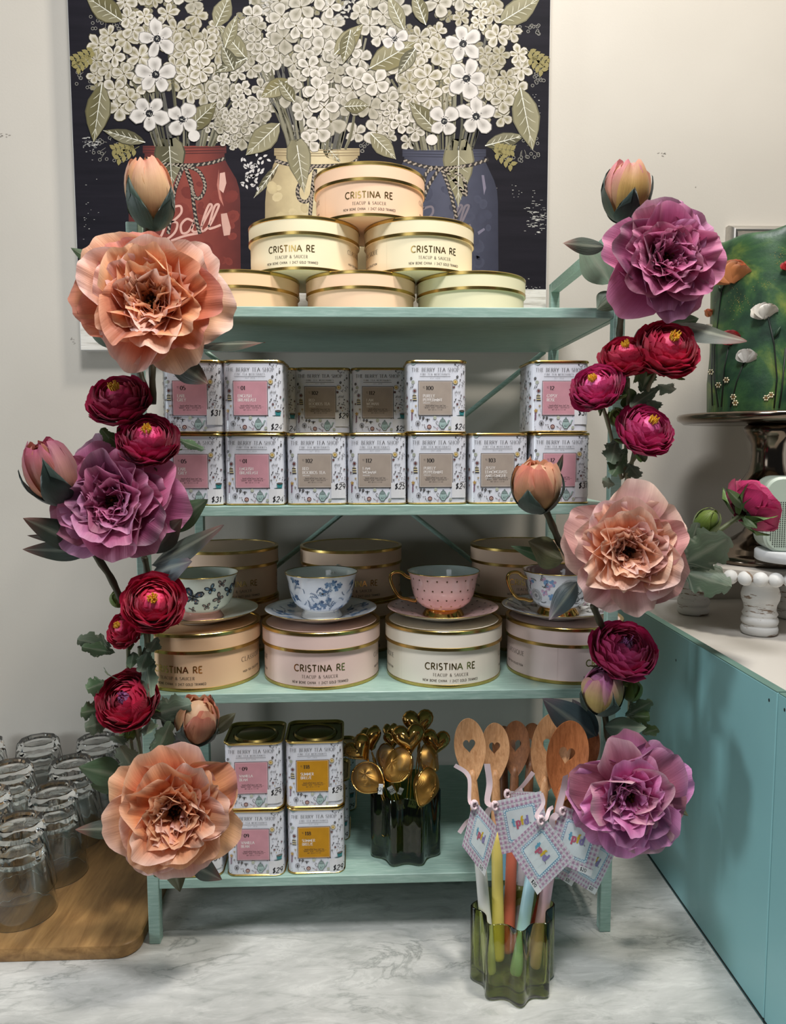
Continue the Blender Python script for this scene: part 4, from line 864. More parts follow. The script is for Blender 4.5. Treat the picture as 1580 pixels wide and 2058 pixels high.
for (x0, y0, x1, y1, n) in ((196, 98, 150, 120, 5), (190, 110, 158, 135, 4), (276, 288, 232, 300, 5), (280, 294, 240, 318, 4), (1056, 100, 1098, 124, 5), (1060, 110, 1088, 140, 4), (986, 296, 1026, 302, 5), (990, 300, 1026, 330, 4)):
    A_.stroke([(x0, y0), (x1, y1)], 1.6, S(104, 100, 70), Z(30))
    for k in range(n):
        t = (k + 1) / n; x, y = lerp(x0, x1, t), lerp(y0, y1, t)
        for sg in (-1, 1): leaf2(A_, x, y, 15, 9, math.atan2(y1 - y0, x1 - x0) + sg * .9, S(132, 122, 78), Z(31))
for (cx, cy, rx, ry, n) in ((176, 150, 22, 30, 26), (215, 45, 40, 14, 18), (225, 300, 38, 26, 26), (1075, 150, 20, 26, 26), (1045, 62, 40, 14, 20), (1050, 300, 36, 24, 26), (500, 60, 30, 30, 16), (740, 290, 24, 14, 10)):
    for k in range(n):
        x, y = cx + rp.uniform(-rx, rx), cy + rp.uniform(-ry, ry); A_.ring(x, y, 3.0, .8, S(150, 146, 138), Z(1), 8); A_.ell(x, y, 2.4, 2.4, S(16, 16, 18), Z(1), 7)
        if k % 3 == 0: A_.stroke([(x, y), (lerp(x, cx, .5), lerp(y, cy, .5) - 6)], .8, S(130, 126, 116), Z(1))
for k in range(40):
    x, y = rp.gauss(508, 12), rp.uniform(310, 380); leaf2(A_, x, y, 10, 5, rp.random() * 6, S(190, 186, 184), Z(3))
for (ccx, ccy) in ((540, -10), (690, 20), (560, 30)):
    for k in range(26): x, y = ccx + rp.gauss(0, 22), ccy + rp.gauss(0, 22); leaf2(A_, x, y, 12, 5, rp.random() * 6, S(170, 166, 158), Z(24))
A_.mapped(AP)
A_.v = [(min(cx1 - .0005, max(cx0 + .0015, x)), y, min(cz1 - .002, max(cz0 + .001, z))) for x, y, z in A_.v]
ob('painted_bouquets', A_, M_art, cv, world=True, smooth=False, kind='stuff')
# ---------------------------------------------------------------- silk flowers
def basis(d, roll=0):
    z = Vector(d).normalized(); x = z.orthogonal().normalized(); y = z.cross(x)
    c, s_ = math.cos(roll), math.sin(roll); X = x * c + y * s_; Y = z.cross(X)
    return Matrix(((X.x, Y.x, z.x, 0), (X.y, Y.y, z.y, 0), (X.z, Y.z, z.z, 0), (0, 0, 0, 1)))
def petal_geo(rr, L, W, a0, a1, cup, ruf, c0, c1, c2, r0=.004, z0=0, nu=9, nv=9, notch=.10, phi=0):
    g = Geo(); V = []; C = []; U = []; ph = rr.random() * 6; ph2 = rr.random() * 6; tw = rr.uniform(-.18, .18); f1 = rr.uniform(4, 6.5)
    for j in range(nv + 1):
        s0 = 1 - (1 - j / nv) ** 1.45
        for i in range(nu + 1):
            u = -1 + 2 * i / nu
            s = s0 * (1 - .36 * abs(u) ** 2.4 * s0 ** .5 - notch * max(0, math.sin(f1 * u + ph)) * .35 * s0 + notch * .12 * s0 * math.sin(9 * u + ph2))
            n = 10; x = r0; z = z0; st = s / n
            for k in range(n): a = lerp(a0, a1, ((k + .5) * st) ** 1.3); x += L * st * math.sin(a); z += L * st * math.cos(a)
            a = lerp(a0, a1, s ** 1.3); nx, nz = -math.cos(a), math.sin(a)
            hw = W / 2 * (s0 + .03) ** .5 * (1 - .16 * max(0, (s0 - .7) / .3) ** 1.5)
            d = cup * u * u * hw * 2 + ruf * s0 ** 2 * (math.sin(f1 * u * 1.1 + ph) * .8 + math.sin(9.5 * u + ph2 + s0 * 2) * .32 * s0 + .24 * math.sin(15 * u + ph * 2) * s0 ** .5)
            y = hw * u + tw * W * s0 * s0
            V.append((x + nx * d, y, z + nz * d)); t = s0
            c = mixc(c0, c1, min(1, t * 1.7)) if t < .6 else mixc(c1, c2, (t - .6) / .4 * (.5 + .5 * abs(u)))
            ed = max(abs(u) ** 1.5 * t, t) ** 9 * .45; C.append(mixc(c, scl(mixc(c2, (.95, .85, .85), .35), 1.05), ed)); U.append(((u + 1) / 2 + ph, s0 + ph2))
    M = Matrix.Rotation(phi, 4, 'Z')
    return g.add(V, [(j * (nu + 1) + i, j * (nu + 1) + i + 1, (j + 1) * (nu + 1) + i + 1, (j + 1) * (nu + 1) + i) for j in range(nv) for i in range(nu)], C, U, 0, M)
def shell_geo(rr, R, kz, th0, th1, hb, c0, c1, c2, phi, ruf=.03, flare=.08, point=0, nu=8, nv=7, twist=0):
    V = []; C = []; U = []; ph = rr.random() * 6; ph2 = rr.random() * 6
    for j in range(nv + 1):
        s = j / nv
        for i in range(nu + 1):
            u = -1 + 2 * i / nu
            e = th1 + abs(u) ** 2.2 * math.radians(26) + math.radians(5) * math.sin(5 * u + ph)
            th = lerp(th0, e, s); w = hb * (1 if point == 0 else max(.03, (1 - s ** point)))
            if point == 0: w *= (1 - .25 * s ** 3)
            if th < .6: w *= 1 + (.6 - th) * .9
            r = R * (1 + flare * s ** 5 + ruf * s ** 2 * math.sin(4.5 * u + ph2) + ruf * .5 * s * s * math.sin(10 * u + ph))
            a = phi + u * w + twist * s
            V.append((r * math.sin(th) * math.cos(a), r * math.sin(th) * math.sin(a), r * kz * math.cos(th)))
            C.append(mixc(c0, c1, min(1, s * 1.6)) if s < .62 else mixc(c1, c2, (s - .62) / .38)); U.append((u / 2 + ph, s + ph2))
    return Geo().add(V, [(j * (nu + 1) + i, j * (nu + 1) + i + 1, (j + 1) * (nu + 1) + i + 1, (j + 1) * (nu + 1) + i) for j in range(nv) for i in range(nu)], C, U)
def jit(rr, c, k=.12): q = 1 + rr.uniform(-k, k); return tuple(min(1, x * q * (1 + rr.uniform(-k, k) * .35)) for x in c)
SCH = {
 'orange': dict(base=S(196, 82, 36), mid=S(244, 152, 90), tip=S(254, 200, 152), dark=[S(176, 78, 56), S(196, 96, 66), S(214, 112, 66)], pale=[S(255, 214, 190), S(255, 222, 210)], out=[S(246, 166, 108), S(232, 132, 88), S(250, 184, 128)]),
 'mauve': dict(base=S(124, 28, 66), mid=S(188, 74, 124), tip=S(216, 116, 168), dark=[S(108, 52, 90), S(130, 56, 90), S(150, 66, 98)], pale=[S(214, 130, 172), S(226, 150, 200)], out=[S(166, 68, 116), S(142, 58, 116), S(188, 86, 124)]),
 'peach': dict(base=S(232, 116, 54), mid=S(254, 176, 124), tip=S(255, 214, 188), dark=[S(206, 130, 132), S(190, 112, 118), S(222, 150, 140)], pale=[S(250, 222, 214), S(248, 214, 200)], out=[S(234, 184, 178), S(244, 208, 200), S(218, 160, 164)]),
 'magenta': dict(base=S(156, 44, 98), mid=S(218, 98, 164), tip=S(240, 152, 214), dark=[S(128, 58, 112), S(160, 70, 106), S(146, 72, 134)], pale=[S(232, 168, 206), S(226, 180, 190)], out=[S(208, 126, 178), S(196, 108, 168), S(190, 116, 136)])}
def peony(stem, c, R, d, sch, seed, roll=0, depth=1.0, tight=1.0, sq=1.0):
    rr = random.Random(seed); q = SCH[sch]; B = basis(d, roll)
    g = Geo()
    for k in range(70):
        t = rr.random() * 6.28; r = R * .15 * math.sqrt(rr.random()); h = R * (.26 + .10 * rr.random()) * depth
        g.tube([(r * .5 * math.cos(t), r * .5 * math.sin(t), R * .05), (r * math.cos(t), r * math.sin(t), h)], R * .008, 4, S(120, 80, 40)); g.ball((r * math.cos(t), r * math.sin(t), h), R * .021, 5, jit(rr, rr.choice([S(96, 54, 28), S(60, 34, 22), S(140, 92, 44)]), .2), sc=(1, 1, 1.5))
    g.lathe([(0, -.02 * R), (R * .22, 0), (R * .3, R * .05), (R * .16, R * .1), (0, R * .12)], 12, q['base'])
    hd = ob('peony_bloom', g, M_stem, stem, loc=tuple(Vector(c) - stem.location)); hd.rotation_euler = B.to_euler()
    D = math.radians
    rings = [(7, 1.02, 1.10, 62, 102, .06, .040, .00, 0), (7, .97, 1.02, 48, 88, .12, .045, .03, 1), (8, .88, .90, 38, 72, .18, .050, .06, 2), (9, .76, .76, 28, 58, .24, .055, .08, 3), (11, .64, .56, 20, 48, .26, .055, .10, 4), (12, .54, .44, 14, 42, .24, .060, .11, 5), (12, .45, .34, 12, 40, .20, .060, .12, 6)]
    for (n, L, W, a0, a1, cup, ruf, zz, ring) in rings:
        off = rr.random() * 6
        for i in range(n):
            x = rr.random(); tip, mid, base = q['tip'], q['mid'], q['base']
            if ring <= 1: mid = rr.choice(q['out']); tip = rr.choice(q['pale']) if x < .34 else (rr.choice(q['dark']) if x < .55 else q['tip']); base = mixc(q['base'], mid, .55)
            elif ring <= 3:
                if x < .20: mid = rr.choice(q['dark']); tip = mixc(mid, q['tip'], .5)
                elif x < .42: tip = rr.choice(q['pale'])
            elif x < .34: tip = rr.choice(q['pale'])
            js = rr.uniform(.88, 1.1); da = rr.uniform(-9, 9)
            g = petal_geo(rr, R * L * js, R * W * rr.uniform(.85, 1.12), D(a0 * tight + da), D(a1 * tight + da + rr.uniform(-6, 8)), cup + rr.uniform(-.06, .1), R * ruf * rr.uniform(.6, 1.4) * 1.15, jit(rr, base), jit(rr, mid), jit(rr, tip), R * .05, R * (zz - .02) * depth, 19 if ring < 4 else 13, 11 if ring < 4 else 9, .10 if ring < 3 else .16, off + 2 * PI * i / n + rr.uniform(-.16, .16))
            if depth != 1 or sq != 1: g.v = [(x_, y_ * 1, z_ * depth) for x_, y_, z_ in g.v]
            ob('petal', g, M_petal, hd)
    return hd
def ranunculus(stem, c, R, d, seed, roll=0, hue=0, centre='yellow', back=False):
    rr = random.Random(seed); B = basis(d, roll); g = Geo()
    cA = [S(132, 10, 50), S(168, 26, 80), S(164, 14, 48)][hue % 3]; cB = [S(188, 24, 80), S(216, 48, 122), S(206, 26, 70)][hue % 3]; cC = [S(226, 66, 126), S(240, 104, 168), S(236, 72, 116)][hue % 3]
    for k in range(60 if centre == 'yellow' else 10):
        t = rr.random() * 6.28; r = R * .17 * math.sqrt(rr.random()); h = R * (.40 + .14 * rr.random()); cc = rr.choice([S(236, 176, 30), S(218, 150, 20), S(246, 200, 70)]) if centre == 'yellow' else S(160, 90, 150)
        g.tube([(r * .6 * math.cos(t), r * .6 * math.sin(t), R * .18), (r * math.cos(t), r * math.sin(t), h)], [R * .010, R * .018], 4, cc); g.ball((r * math.cos(t), r * math.sin(t), h), R * .024, 5, cc)
    g.ball((0, 0, 0), R * (.45 if centre == 'yellow' else .25), 12, cC, sc=(1, 1, .8))
    hd = ob('ranunculus_bloom', g, M_stem, stem, loc=tuple(Vector(c) - stem.location)); hd.rotation_euler = B.to_euler(); D = math.radians
    if centre != 'yellow':
        for i in range(5): ob('petal', shell_geo(rr, R * .26, 1.3, D(100), D(12), .75, S(170, 90, 150), S(186, 120, 176), S(196, 140, 190), i * 1.26, .04, .1), M_petal, hd)
    K_ = 14
    for k in range(K_):
        f = 1 - k / K_; r = R * (.36 + .64 * f) if centre == 'yellow' else R * (.24 + .76 * f ** .85); th = D((26 if centre == 'yellow' else 16) + 74 * f ** 1.15); n = 4 if k > 8 else (5 if k > 4 else 6); off = rr.random() * 6
        for i in range(n):
            inner = k / K_; tip = mixc(mixc(cB, cA, f * .7), cC, inner * .7 * rr.random() + (.3 if rr.random() < .25 else 0)); mid = mixc(cA, cB, inner); 
            g = shell_geo(rr, r * rr.uniform(.96, 1.03), .80, D(150), th + D(rr.uniform(-5, 5)), PI / n * 1.55, jit(rr, cA), jit(rr, mixc(cB, cC, .3 * inner)), jit(rr, tip, .16), off + 2 * PI * i / n + rr.uniform(-.2, .2), .022, .045 + .05 * rr.random())
            ob('petal', g, M_petal, hd)
    g = Geo()
    for i in range(5):
        s2 = shell_geo(rr, R * 1.04, .84, D(170), D(122 if not back else 108), .42, S(70, 104, 44), S(84, 122, 52), S(96, 130, 62), i * 1.2566, .02, .16, 1.6); g.add(s2.v, s2.f, s2.c, s2.uv)
    ob('sepals', g, M_leaf, hd); return hd
BUDS = {'peach': [S(214, 174, 108), S(240, 204, 164), S(222, 142, 118)], 'mauve': [S(206, 150, 76), S(214, 150, 176), S(190, 92, 122)], 'gold': [S(220, 184, 104), S(236, 200, 160), S(212, 136, 146)], 'lilac': [S(222, 196, 120), S(206, 140, 180), S(176, 100, 158)]}
def bud(stem, c, R, d, seed, col, kz=1.35, open_=10, roll=0):
    rr = random.Random(seed); q = BUDS[col]; B = basis(d, roll); D = math.radians
    g = Geo().ball((0, 0, 0), R * .8, 14, q[1], sc=(1, 1, kz)); hd = ob('peony_bud', g, M_petal, stem, loc=tuple(Vector(c) - stem.location)); hd.rotation_euler = B.to_euler()
    for k in range(3):
        for i in range(3 if k else 4):
            f = (.86, .94, 1.0)[k]; cc = rr.choice(q); g = shell_geo(rr, R * f, kz, D(160), D(open_ + k * 7 + rr.uniform(-4, 8)), 1.05, jit(rr, q[0]), jit(rr, mixc(q[0], cc, .6)), jit(rr, mixc(cc, q[2], .6)), 2.1 * i + k + rr.uniform(-.3, .3), .075, .05, 0, 12, 10, rr.uniform(-.4, .4)); ob('petal', g, M_petal, hd)
    gc = [S(48, 66, 58), S(56, 78, 66), S(40, 58, 52)]
    for i in range(4):
        cc = jit(rr, rr.choice(gc)); g = shell_geo(rr, R * (1.06 + .02 * i), kz, D(178), D((52, 78, 60, 84)[i] + rr.uniform(-6, 6)), (.85, 1.0, .8, .95)[i], cc, cc, scl(cc, 1.15), i * 1.571 + .3, .02, .06, 3.4, 8, 12); ob('sepal', g, M_leaf, hd)
    return hd
def greenbud(stem, c, R, d, seed):
    rr = random.Random(seed); B = basis(d); hd = ob('green_bud', Geo().ball((0, 0, 0), R * .9, 14, S(96, 120, 40), sc=(1, 1, 1.15)), M_leaf, stem, loc=tuple(Vector(c) - stem.location)); hd.rotation_euler = B.to_euler()
    for i in range(4): ob('sepal', shell_geo(rr, R * (1 + .02 * i), 1.2, math.radians(175), math.radians(4), 1.0, S(70, 96, 30), S(98, 126, 40), S(120, 136, 50), i * 1.571, .01, .0, 2.2, 8, 9), M_leaf, hd)
    return hd
LG = {'dark': (S(40, 52, 44), S(54, 66, 54), S(132, 84, 72)), 'olive': (S(70, 78, 50), S(84, 90, 58), S(96, 92, 60)), 'grey': (S(62, 80, 66), S(88, 108, 84), S(120, 138, 116)), 'pale': (S(110, 136, 112), S(140, 164, 138), S(156, 176, 150)),
      'mid': (S(56, 84, 58), S(78, 106, 72), S(96, 122, 88)), 'blue': (S(46, 62, 66), S(62, 80, 84), S(112, 92, 98)), 'green': (S(50, 78, 36), S(70, 100, 46), S(84, 112, 58))}
def leaf(stem, b, t, w, pal, bend=.0, n=None, lobes=0, name='leaf', fold=.25, bow=.0, seed=0):
    """leaf from base b to tip t (world points), half width w; n = facing hint."""
    rr = random.Random(seed + int(abs(b[0]) * 9999)); b, t = Vector(b), Vector(t); ax = t - b; L = ax.length; ax.normalize(); n = Vector(n or (0, -1, .15)); n = (n - ax * n.dot(ax)).normalized(); sd = ax.cross(n)
    c0, c1, c2 = LG[pal]; nv, nu = (14, 8) if not lobes else (22, 10); V = []; C = []; U = []; ph = rr.random() * 6
    for j in range(nv + 1):
        s = j / nv; wv = (math.sin(PI * min(1, s ** .78)) ** .85) if s < 1 else 0
        if not lobes: wv = max(.03 if s < 1 else 0, wv * (1 if s < .5 else (1 - (s - .5) * .25)))
        else: wv = (.05 + .95 * min(1, s * 2.2) ** .7) * math.sqrt(max(0, 1 - max(0, s - .35) ** 2 / .4225)) * (1 - .34 * abs(math.sin(PI * lobes * s)) ** 3) * (1 if s < 1 else 0) + (.02 if s < 1 else 0)
        ctr = b + ax * (L * s) + n * (bow * L * math.sin(PI * s) + bend * L * s * s)
        for i in range(nu + 1):
            u = -1 + 2 * i / nu; sc_ = 1
            if lobes: sc_ = 1 + .10 * math.sin(s * 60 + ph) * abs(u) ** 4
            V.append(tuple(ctr + sd * (u * w * wv * sc_) - n * (fold * w * abs(u) ** 1.5 * wv) + n * (.06 * w * math.sin(s * 9 + ph) * u) + (ax * (.12 * w * abs(u)) if lobes else ax * 0)))
            vein = (i == nu // 2) or (lobes and abs(math.sin((s - abs(u) * .22) * 22)) < .16)
            c = mixc(c0, c1, min(1, s * 2)) if s < .62 else mixc(c1, c2, (s - .62) / .38 * (.5 + .5 * abs(u)))
            C.append(mixc(c, (.55, .6, .45), .26) if vein else c); U.append((u * .5 + ph, s))
    g = Geo().add(V, [(j * (nu + 1) + i, j * (nu + 1) + i + 1, (j + 1) * (nu + 1) + i + 1, (j + 1) * (nu + 1) + i) for j in range(nv) for i in range(nu)], C, U)
    return ob(name, g, M_leaf, stem, world=True)
def stem_tube(st, pts, r, col=S(60, 64, 40), name='stem'):
    q = [Vector(p) for p in pts]; Q = []
    for i in range(len(q) - 1):
        for k in range(5):
            t = k / 5; p0, p1, p2, p3 = q[max(0, i - 1)], q[i], q[i + 1], q[min(len(q) - 1, i + 2)]
            Q.append(.5 * ((2 * p1) + (p2 - p0) * t + (2 * p0 - 5 * p1 + 4 * p2 - p3) * t * t + (3 * p1 - p0 - 3 * p2 + p3) * t ** 3))
    Q.append(q[-1]); n = len(Q)
    return ob(name, Geo().tube(Q, [r * (1 + .1 * math.sin(i * 1.7)) for i in range(n)], 8, col), M_stem, st, world=True)
def spray(label, u, v, Y, cat='flower', group=None): return thing('peony_stem' if 'peony' in label else 'ranunculus_spray', label, cat, P(u, v, Y), 0, group)
def px(n, Y): return n * (Y - CAM.y) / F
ST, SG, SO = S(62, 58, 36), S(122, 124, 96), S(84, 92, 56)
# ---- left side, top: orange peony with its bud
s1 = spray('orange peony with a pointed bud at the top of the left post', 308, 820, -.02)
peony(s1, P(312, 618, -.052), px(146, -.06), (.12, -1, .12), 'orange', 11, .3)
bud(s1, P(300, 388, -.022), px(45, -.02), (-.05, -.25, 1), 5, 'peach', 1.38)
stem_tube(s1, [P(298, 440, -.02), P(292, 500, -.015), P(300, 600, -.012), P(308, 700, -.014), P(306, 750, -.020), P(308, 812, -.026)], .0042, ST)
stem_tube(s1, [P(281, 748, -.018), P(290, 775, -.022), P(307, 808, -.026)], .0040, ST)
leaf(s1, P(400, 692, -.045), P(534, 691, -.075), .0125, 'dark', .02, (0, -.6, .8)); leaf(s1, P(345, 722, -.04), P(418, 772, -.06), .015, 'dark', 0, (-.2, -1, .3)); leaf(s1, P(250, 560, -.03), P(142, 498, -.05), .012, 'mid'); leaf(s1, P(230, 700, -.02), P(168, 600, -.01), .016, 'grey')
leaf(s1, P(275, 470, -.005), P(330, 500, -.03), .016, 'pale', 0, (.3, -1, .4))
# ---- left ranunculus pair
s2 = spray('pair of crimson ranunculus flowers just below the upper left orange peony', 262, 905, -.04)
ranunculus(s2, P(237, 797, -.055), px(62, -.055), (-.05, -.72, .75), 3, 0, 0); ranunculus(s2, P(297, 879, -.068), px(62, -.07), (.12, -.78, .66), 8, 1, 0)
stem_tube(s2, [P(243, 835, -.045), P(248, 870, -.035), P(262, 905, -.04)], .0022, SG); stem_tube(s2, [P(292, 915, -.05), P(285, 960, -.02), P(282, 1010, -.01)], .0022, SG)
leaf(s2, P(240, 905, -.05), P(204, 862, -.055), .009, 'green', lobes=2); leaf(s2, P(250, 900, -.05), P(222, 880, -.055), .009, 'green', lobes=2); leaf(s2, P(350, 880, -.05), P(412, 905, -.075), .006, 'mid', .05, lobes=2)
# ---- mauve peony with bud
s3 = spray('mauve peony with a yellow-pink bud on a long bent stem, left side', 252, 1200, -.03)
peony(s3, P(246, 1008, -.045), px(130, -.05), (-.10, -1, .10), 'mauve', 23, 1.0)
bud(s3, P(103, 948, -.075), px(50, -.075), (-.25, -.35, 1), 9, 'mauve', 1.30, roll=.8)
stem_tube(s3, [P(136, 1005, -.072), P(160, 1060, -.07), P(192, 1115, -.06), P(222, 1160, -.05), P(245, 1210, -.045)], .0044, ST)
stem_tube(s3, [P(290, 1120, -.02), P(296, 1160, -.012), P(296, 1300, -.01)], .0040, ST)
leaf(s3, P(175, 1100, -.06), P(46, 1040, -.09), .0165, 'dark', .05); leaf(s3, P(180, 1108, -.055), P(46, 1104, -.05), .013, 'dark', .02); leaf(s3, P(158, 1090, -.05), P(54, 1076, -.05), .006, 'dark')
leaf(s3, P(304, 1110, -.03), P(366, 1042, -.07), .015, 'dark', 0, (.2, -1, .2)); leaf(s3, P(305, 1135, -.03), P(462, 1060, -.08), .016, 'dark', .08, (.1, -.9, .6)); leaf(s3, P(330, 1065, -.02), P(418, 1003, -.06), .016, 'mid', 0)
leaf(s3, P(306, 1150, -.035), P(386, 1128, -.07), .018, 'blue', 0, (0, -1, .5))
# ---- left ranunculus trio
s4 = spray('three dark red ranunculus flowers with grey-green leaves, lower left side', 290, 1500, -.02)
ranunculus(s4, P(308, 1210, -.075), px(63, -.075), (.22, -.92, .5), 14, .4, 2); ranunculus(s4, P(247, 1262, -.06), px(41, -.06), (-.45, -.75, .55), 15, 1, 2); ranunculus(s4, P(254, 1406, -.062), px(64, -.06), (-.12, -.86, .6), 16, 2, 2, 'pink')
greenbud(s4, P(257, 1472, -.045), px(17, -.05), (.1, -.3, -1), 3); greenbud(s4, P(236, 1204, -.04), px(15, -.05), (-.2, -.3, 1), 4)
for (a, b, c_) in (((292, 1270), (302, 1340), (314, 1420)), ((280, 1300), (286, 1370), (280, 1480)), ((258, 1300), (258, 1350), (266, 1400)), ((272, 1450), (280, 1500), (292, 1560)), ((262, 1485), (270, 1530), (285, 1570))):
    stem_tube(s4, [P(*a, -.055), P(*b, -.035), P(*c_, -.03)], .0024, SG)
for (b, t, w_, p_, lo) in (((225, 1300), (157, 1285), .014, 'grey', 3), ((232, 1312), (165, 1300), .010, 'mid', 2), ((215, 1370), (175, 1385), .013, 'mid', 3), ((225, 1360), (218, 1356), .012, 'mid', 2), ((208, 1425), (163, 1432), .013, 'mid', 3), ((225, 1448), (172, 1462), .014, 'grey', 3), ((300, 1300), (282, 1350), .011, 'grey', 2), ((318, 1280), (300, 1310), .010, 'grey', 2),
    ((250, 1500), (228, 1478), .010, 'grey', 3), ((300, 1445), (296, 1475), .012, 'grey', 2), ((275, 1560), (242, 1500), .016, 'grey', 3), ((300, 1545), (345, 1450), .014, 'mid', 3), ((296, 1440), (384, 1415), .019, 'grey', 3), ((290, 1300), (304, 1400), .012, 'grey', 3), ((268, 1310), (262, 1345), .008, 'mid', 0)):
    leaf(s4, P(*b, -.045), P(*t, -.07), w_, p_, .03, None, lo, seed=int(b[0]))
# ---- lower left orange peony with a half open bud
s5 = spray('orange peony with a drooping half-open bud at the foot of the left post', 300, 1720, -.03)
peony(s5, P(356, 1618, -.075), px(138, -.08), (.18, -1, .16), 'orange', 37, 2.1)
bud(s5, P(396, 1446, -.05), px(44, -.05), (.20, -.45, 1), 19, 'peach', 1.22, 26)
stem_tube(s5, [P(385, 1490, -.045), P(360, 1520, -.03), P(340, 1560, -.02)], .004, ST); stem_tube(s5, [P(330, 1700, -.03), P(322, 1750, -.02), P(312, 1755, -.016)], .0045, SO)
leaf(s5, P(425, 1475, -.045), P(474, 1433, -.07), .009, 'olive'); leaf(s5, P(335, 1470, -.045), P(352, 1395, -.05), .013, 'dark'); leaf(s5, P(300, 1505, -.03), P(380, 1500, -.05), .018, 'dark')
leaf(s5, P(248, 1665, -.05), P(150, 1668, -.075), .011, 'dark', .03, (0, -.8, .6)); leaf(s5, P(245, 1560, -.05), P(158, 1542, -.06), .018, 'mid', 0); leaf(s5, P(240, 1575, -.04), P(182, 1578, -.05), .013, 'mid', 0)
leaf(s5, P(338, 1705, -.06), P(362, 1792, -.075), .017, 'olive', 0); leaf(s5, P(380, 1735, -.06), P(446, 1768, -.075), .014, 'dark', 0, (-.3, -1, .2)); leaf(s5, P(330, 1728, -.03), P(284, 1710, -.06), .009, 'dark', .1); leaf(s5, P(335, 1735, -.03), P(296, 1735, -.05), .007, 'olive', .1)
# ---- right side, top: mauve peony with bud
s6 = spray('mauve peony under a yellow-pink bud at the top of the right post', 1242, 690, -.02)
peony(s6, P(1318, 532, -.055), px(122, -.06), (.10, -1, .05), 'mauve', 41, .2, 1.05)
bud(s6, P(1259, 384, -.03), px(44, -.03), (.05, -.3, 1), 25, 'gold', 1.25, roll=2)
stem_tube(s6, [P(1268, 425, -.025), P(1262, 500, -.01), P(1252, 600, -.012), P(1246, 660, -.016), P(1244, 700, -.016)], .0042, ST)
leaf(s6, P(1215, 496, -.04), P(1131, 489, -.06), .011, 'dark', 0); leaf(s6, P(1228, 570, -.02), P(1166, 478, -.02), .021, 'pale', 0); leaf(s6, P(1235, 590, -.015), P(1200, 622, -.02), .014, 'grey', 0); leaf(s6, P(1362, 650, -.05), P(1500, 692, -.10), .018, 'dark', .05, (0, -.8, .6)); leaf(s6, P(1345, 655, -.03), P(1405, 640, -.05), .012, 'mid'); leaf(s6, P(1318, 670, -.02), P(1272, 690, -.03), .014, 'blue')
# ---- right ranunculus group of four
s7 = spray('four pink-red ranunculus flowers in a cluster beside the upper right tins', 1262, 960, -.02)
ranunculus(s7, P(1345, 694, -.075), px(66, -.075), (.05, -.84, .56), 51, 0, 2); ranunculus(s7, P(1258, 710, -.06), px(53, -.06), (-.25, -.62, .76), 52, 1, 2); ranunculus(s7, P(1197, 774, -.072), px(55, -.07), (-.5, -.7, .62), 53, 2, 1); ranunculus(s7, P(1302, 860, -.072), px(61, -.07), (.18, -.82, .6), 54, 3, 1)
greenbud(s7, P(1240, 838, -.04), px(18, -.05), (-.5, -.4, .6), 5)
for p_ in (((1206, 805), (1222, 850), (1240, 930), (1250, 962)), ((1262, 760), (1262, 840), (1258, 900), (1256, 960)), ((1322, 740), (1300, 790), (1276, 900), (1262, 975)), ((1290, 905), (1272, 925), (1262, 950), (1258, 990))): stem_tube(s7, [P(*p_[0], -.06), P(*p_[1], -.045), P(*p_[2], -.03), P(*p_[3], -.025)], .0025, SG)
for (b, t, w_, p_, lo) in (((1266, 800), (1236, 752), .014, 'green', 2), ((1288, 790), (1310, 735), .013, 'mid', 2), ((1296, 768), (1278, 740), .012, 'green', 2), ((1270, 820), (1262, 780), .012, 'green', 0), ((1330, 775), (1266, 818), .009, 'grey', 3), ((1290, 790), (1312, 832), .019, 'grey', 2), ((1322, 772), (1354, 786), .011, 'pale', 2), ((1240, 880), (1228, 930), .014, 'grey', 3), ((1260, 900), (1230, 955), .013, 'mid', 3), ((1262, 930), (1284, 960), .011, 'grey', 3), ((1285, 900), (1296, 930), .008, 'green', 0), ((1236, 975), (1210, 965), .008, 'pale', 3)):
    leaf(s7, P(*b, -.04), P(*t, -.062), w_, p_, .03, None, lo, seed=int(b[0]))
# ---- right peach peony with bud
s8 = spray('pale peach and pink peony with a cream bud, middle of the right post', 1220, 1290, -.03)
peony(s8, P(1252, 1106, -.075), px(134, -.08), (-.05, -1, .08), 'peach', 61, .8)
bud(s8, P(1079, 976, -.085), px(49, -.085), (-.05, -.35, 1), 33, 'peach', 1.12, 16, 1.5)
stem_tube(s8, [P(1094, 1018, -.078), P(1112, 1060, -.07), P(1130, 1100, -.05), P(1160, 1140, -.04)], .0042, ST); stem_tube(s8, [P(1192, 1215, -.05), P(1206, 1250, -.045), P(1226, 1290, -.035)], .0042, ST)
leaf(s8, P(1132, 1125, -.06), P(1062, 1088, -.08), .020, 'olive', 0, (0, -1, .5)); leaf(s8, P(1128, 1132, -.055), P(1026, 1097, -.06), .008, 'mid', 0); leaf(s8, P(1160, 1170, -.06), P(1104, 1246, -.085), .014, 'blue', 0); leaf(s8, P(1118, 960, -.07), P(1131, 912, -.07), .004, 'dark', .1)
leaf(s8, P(1160, 1100, -.04), P(1150, 1130, -.06), .015, 'mid')
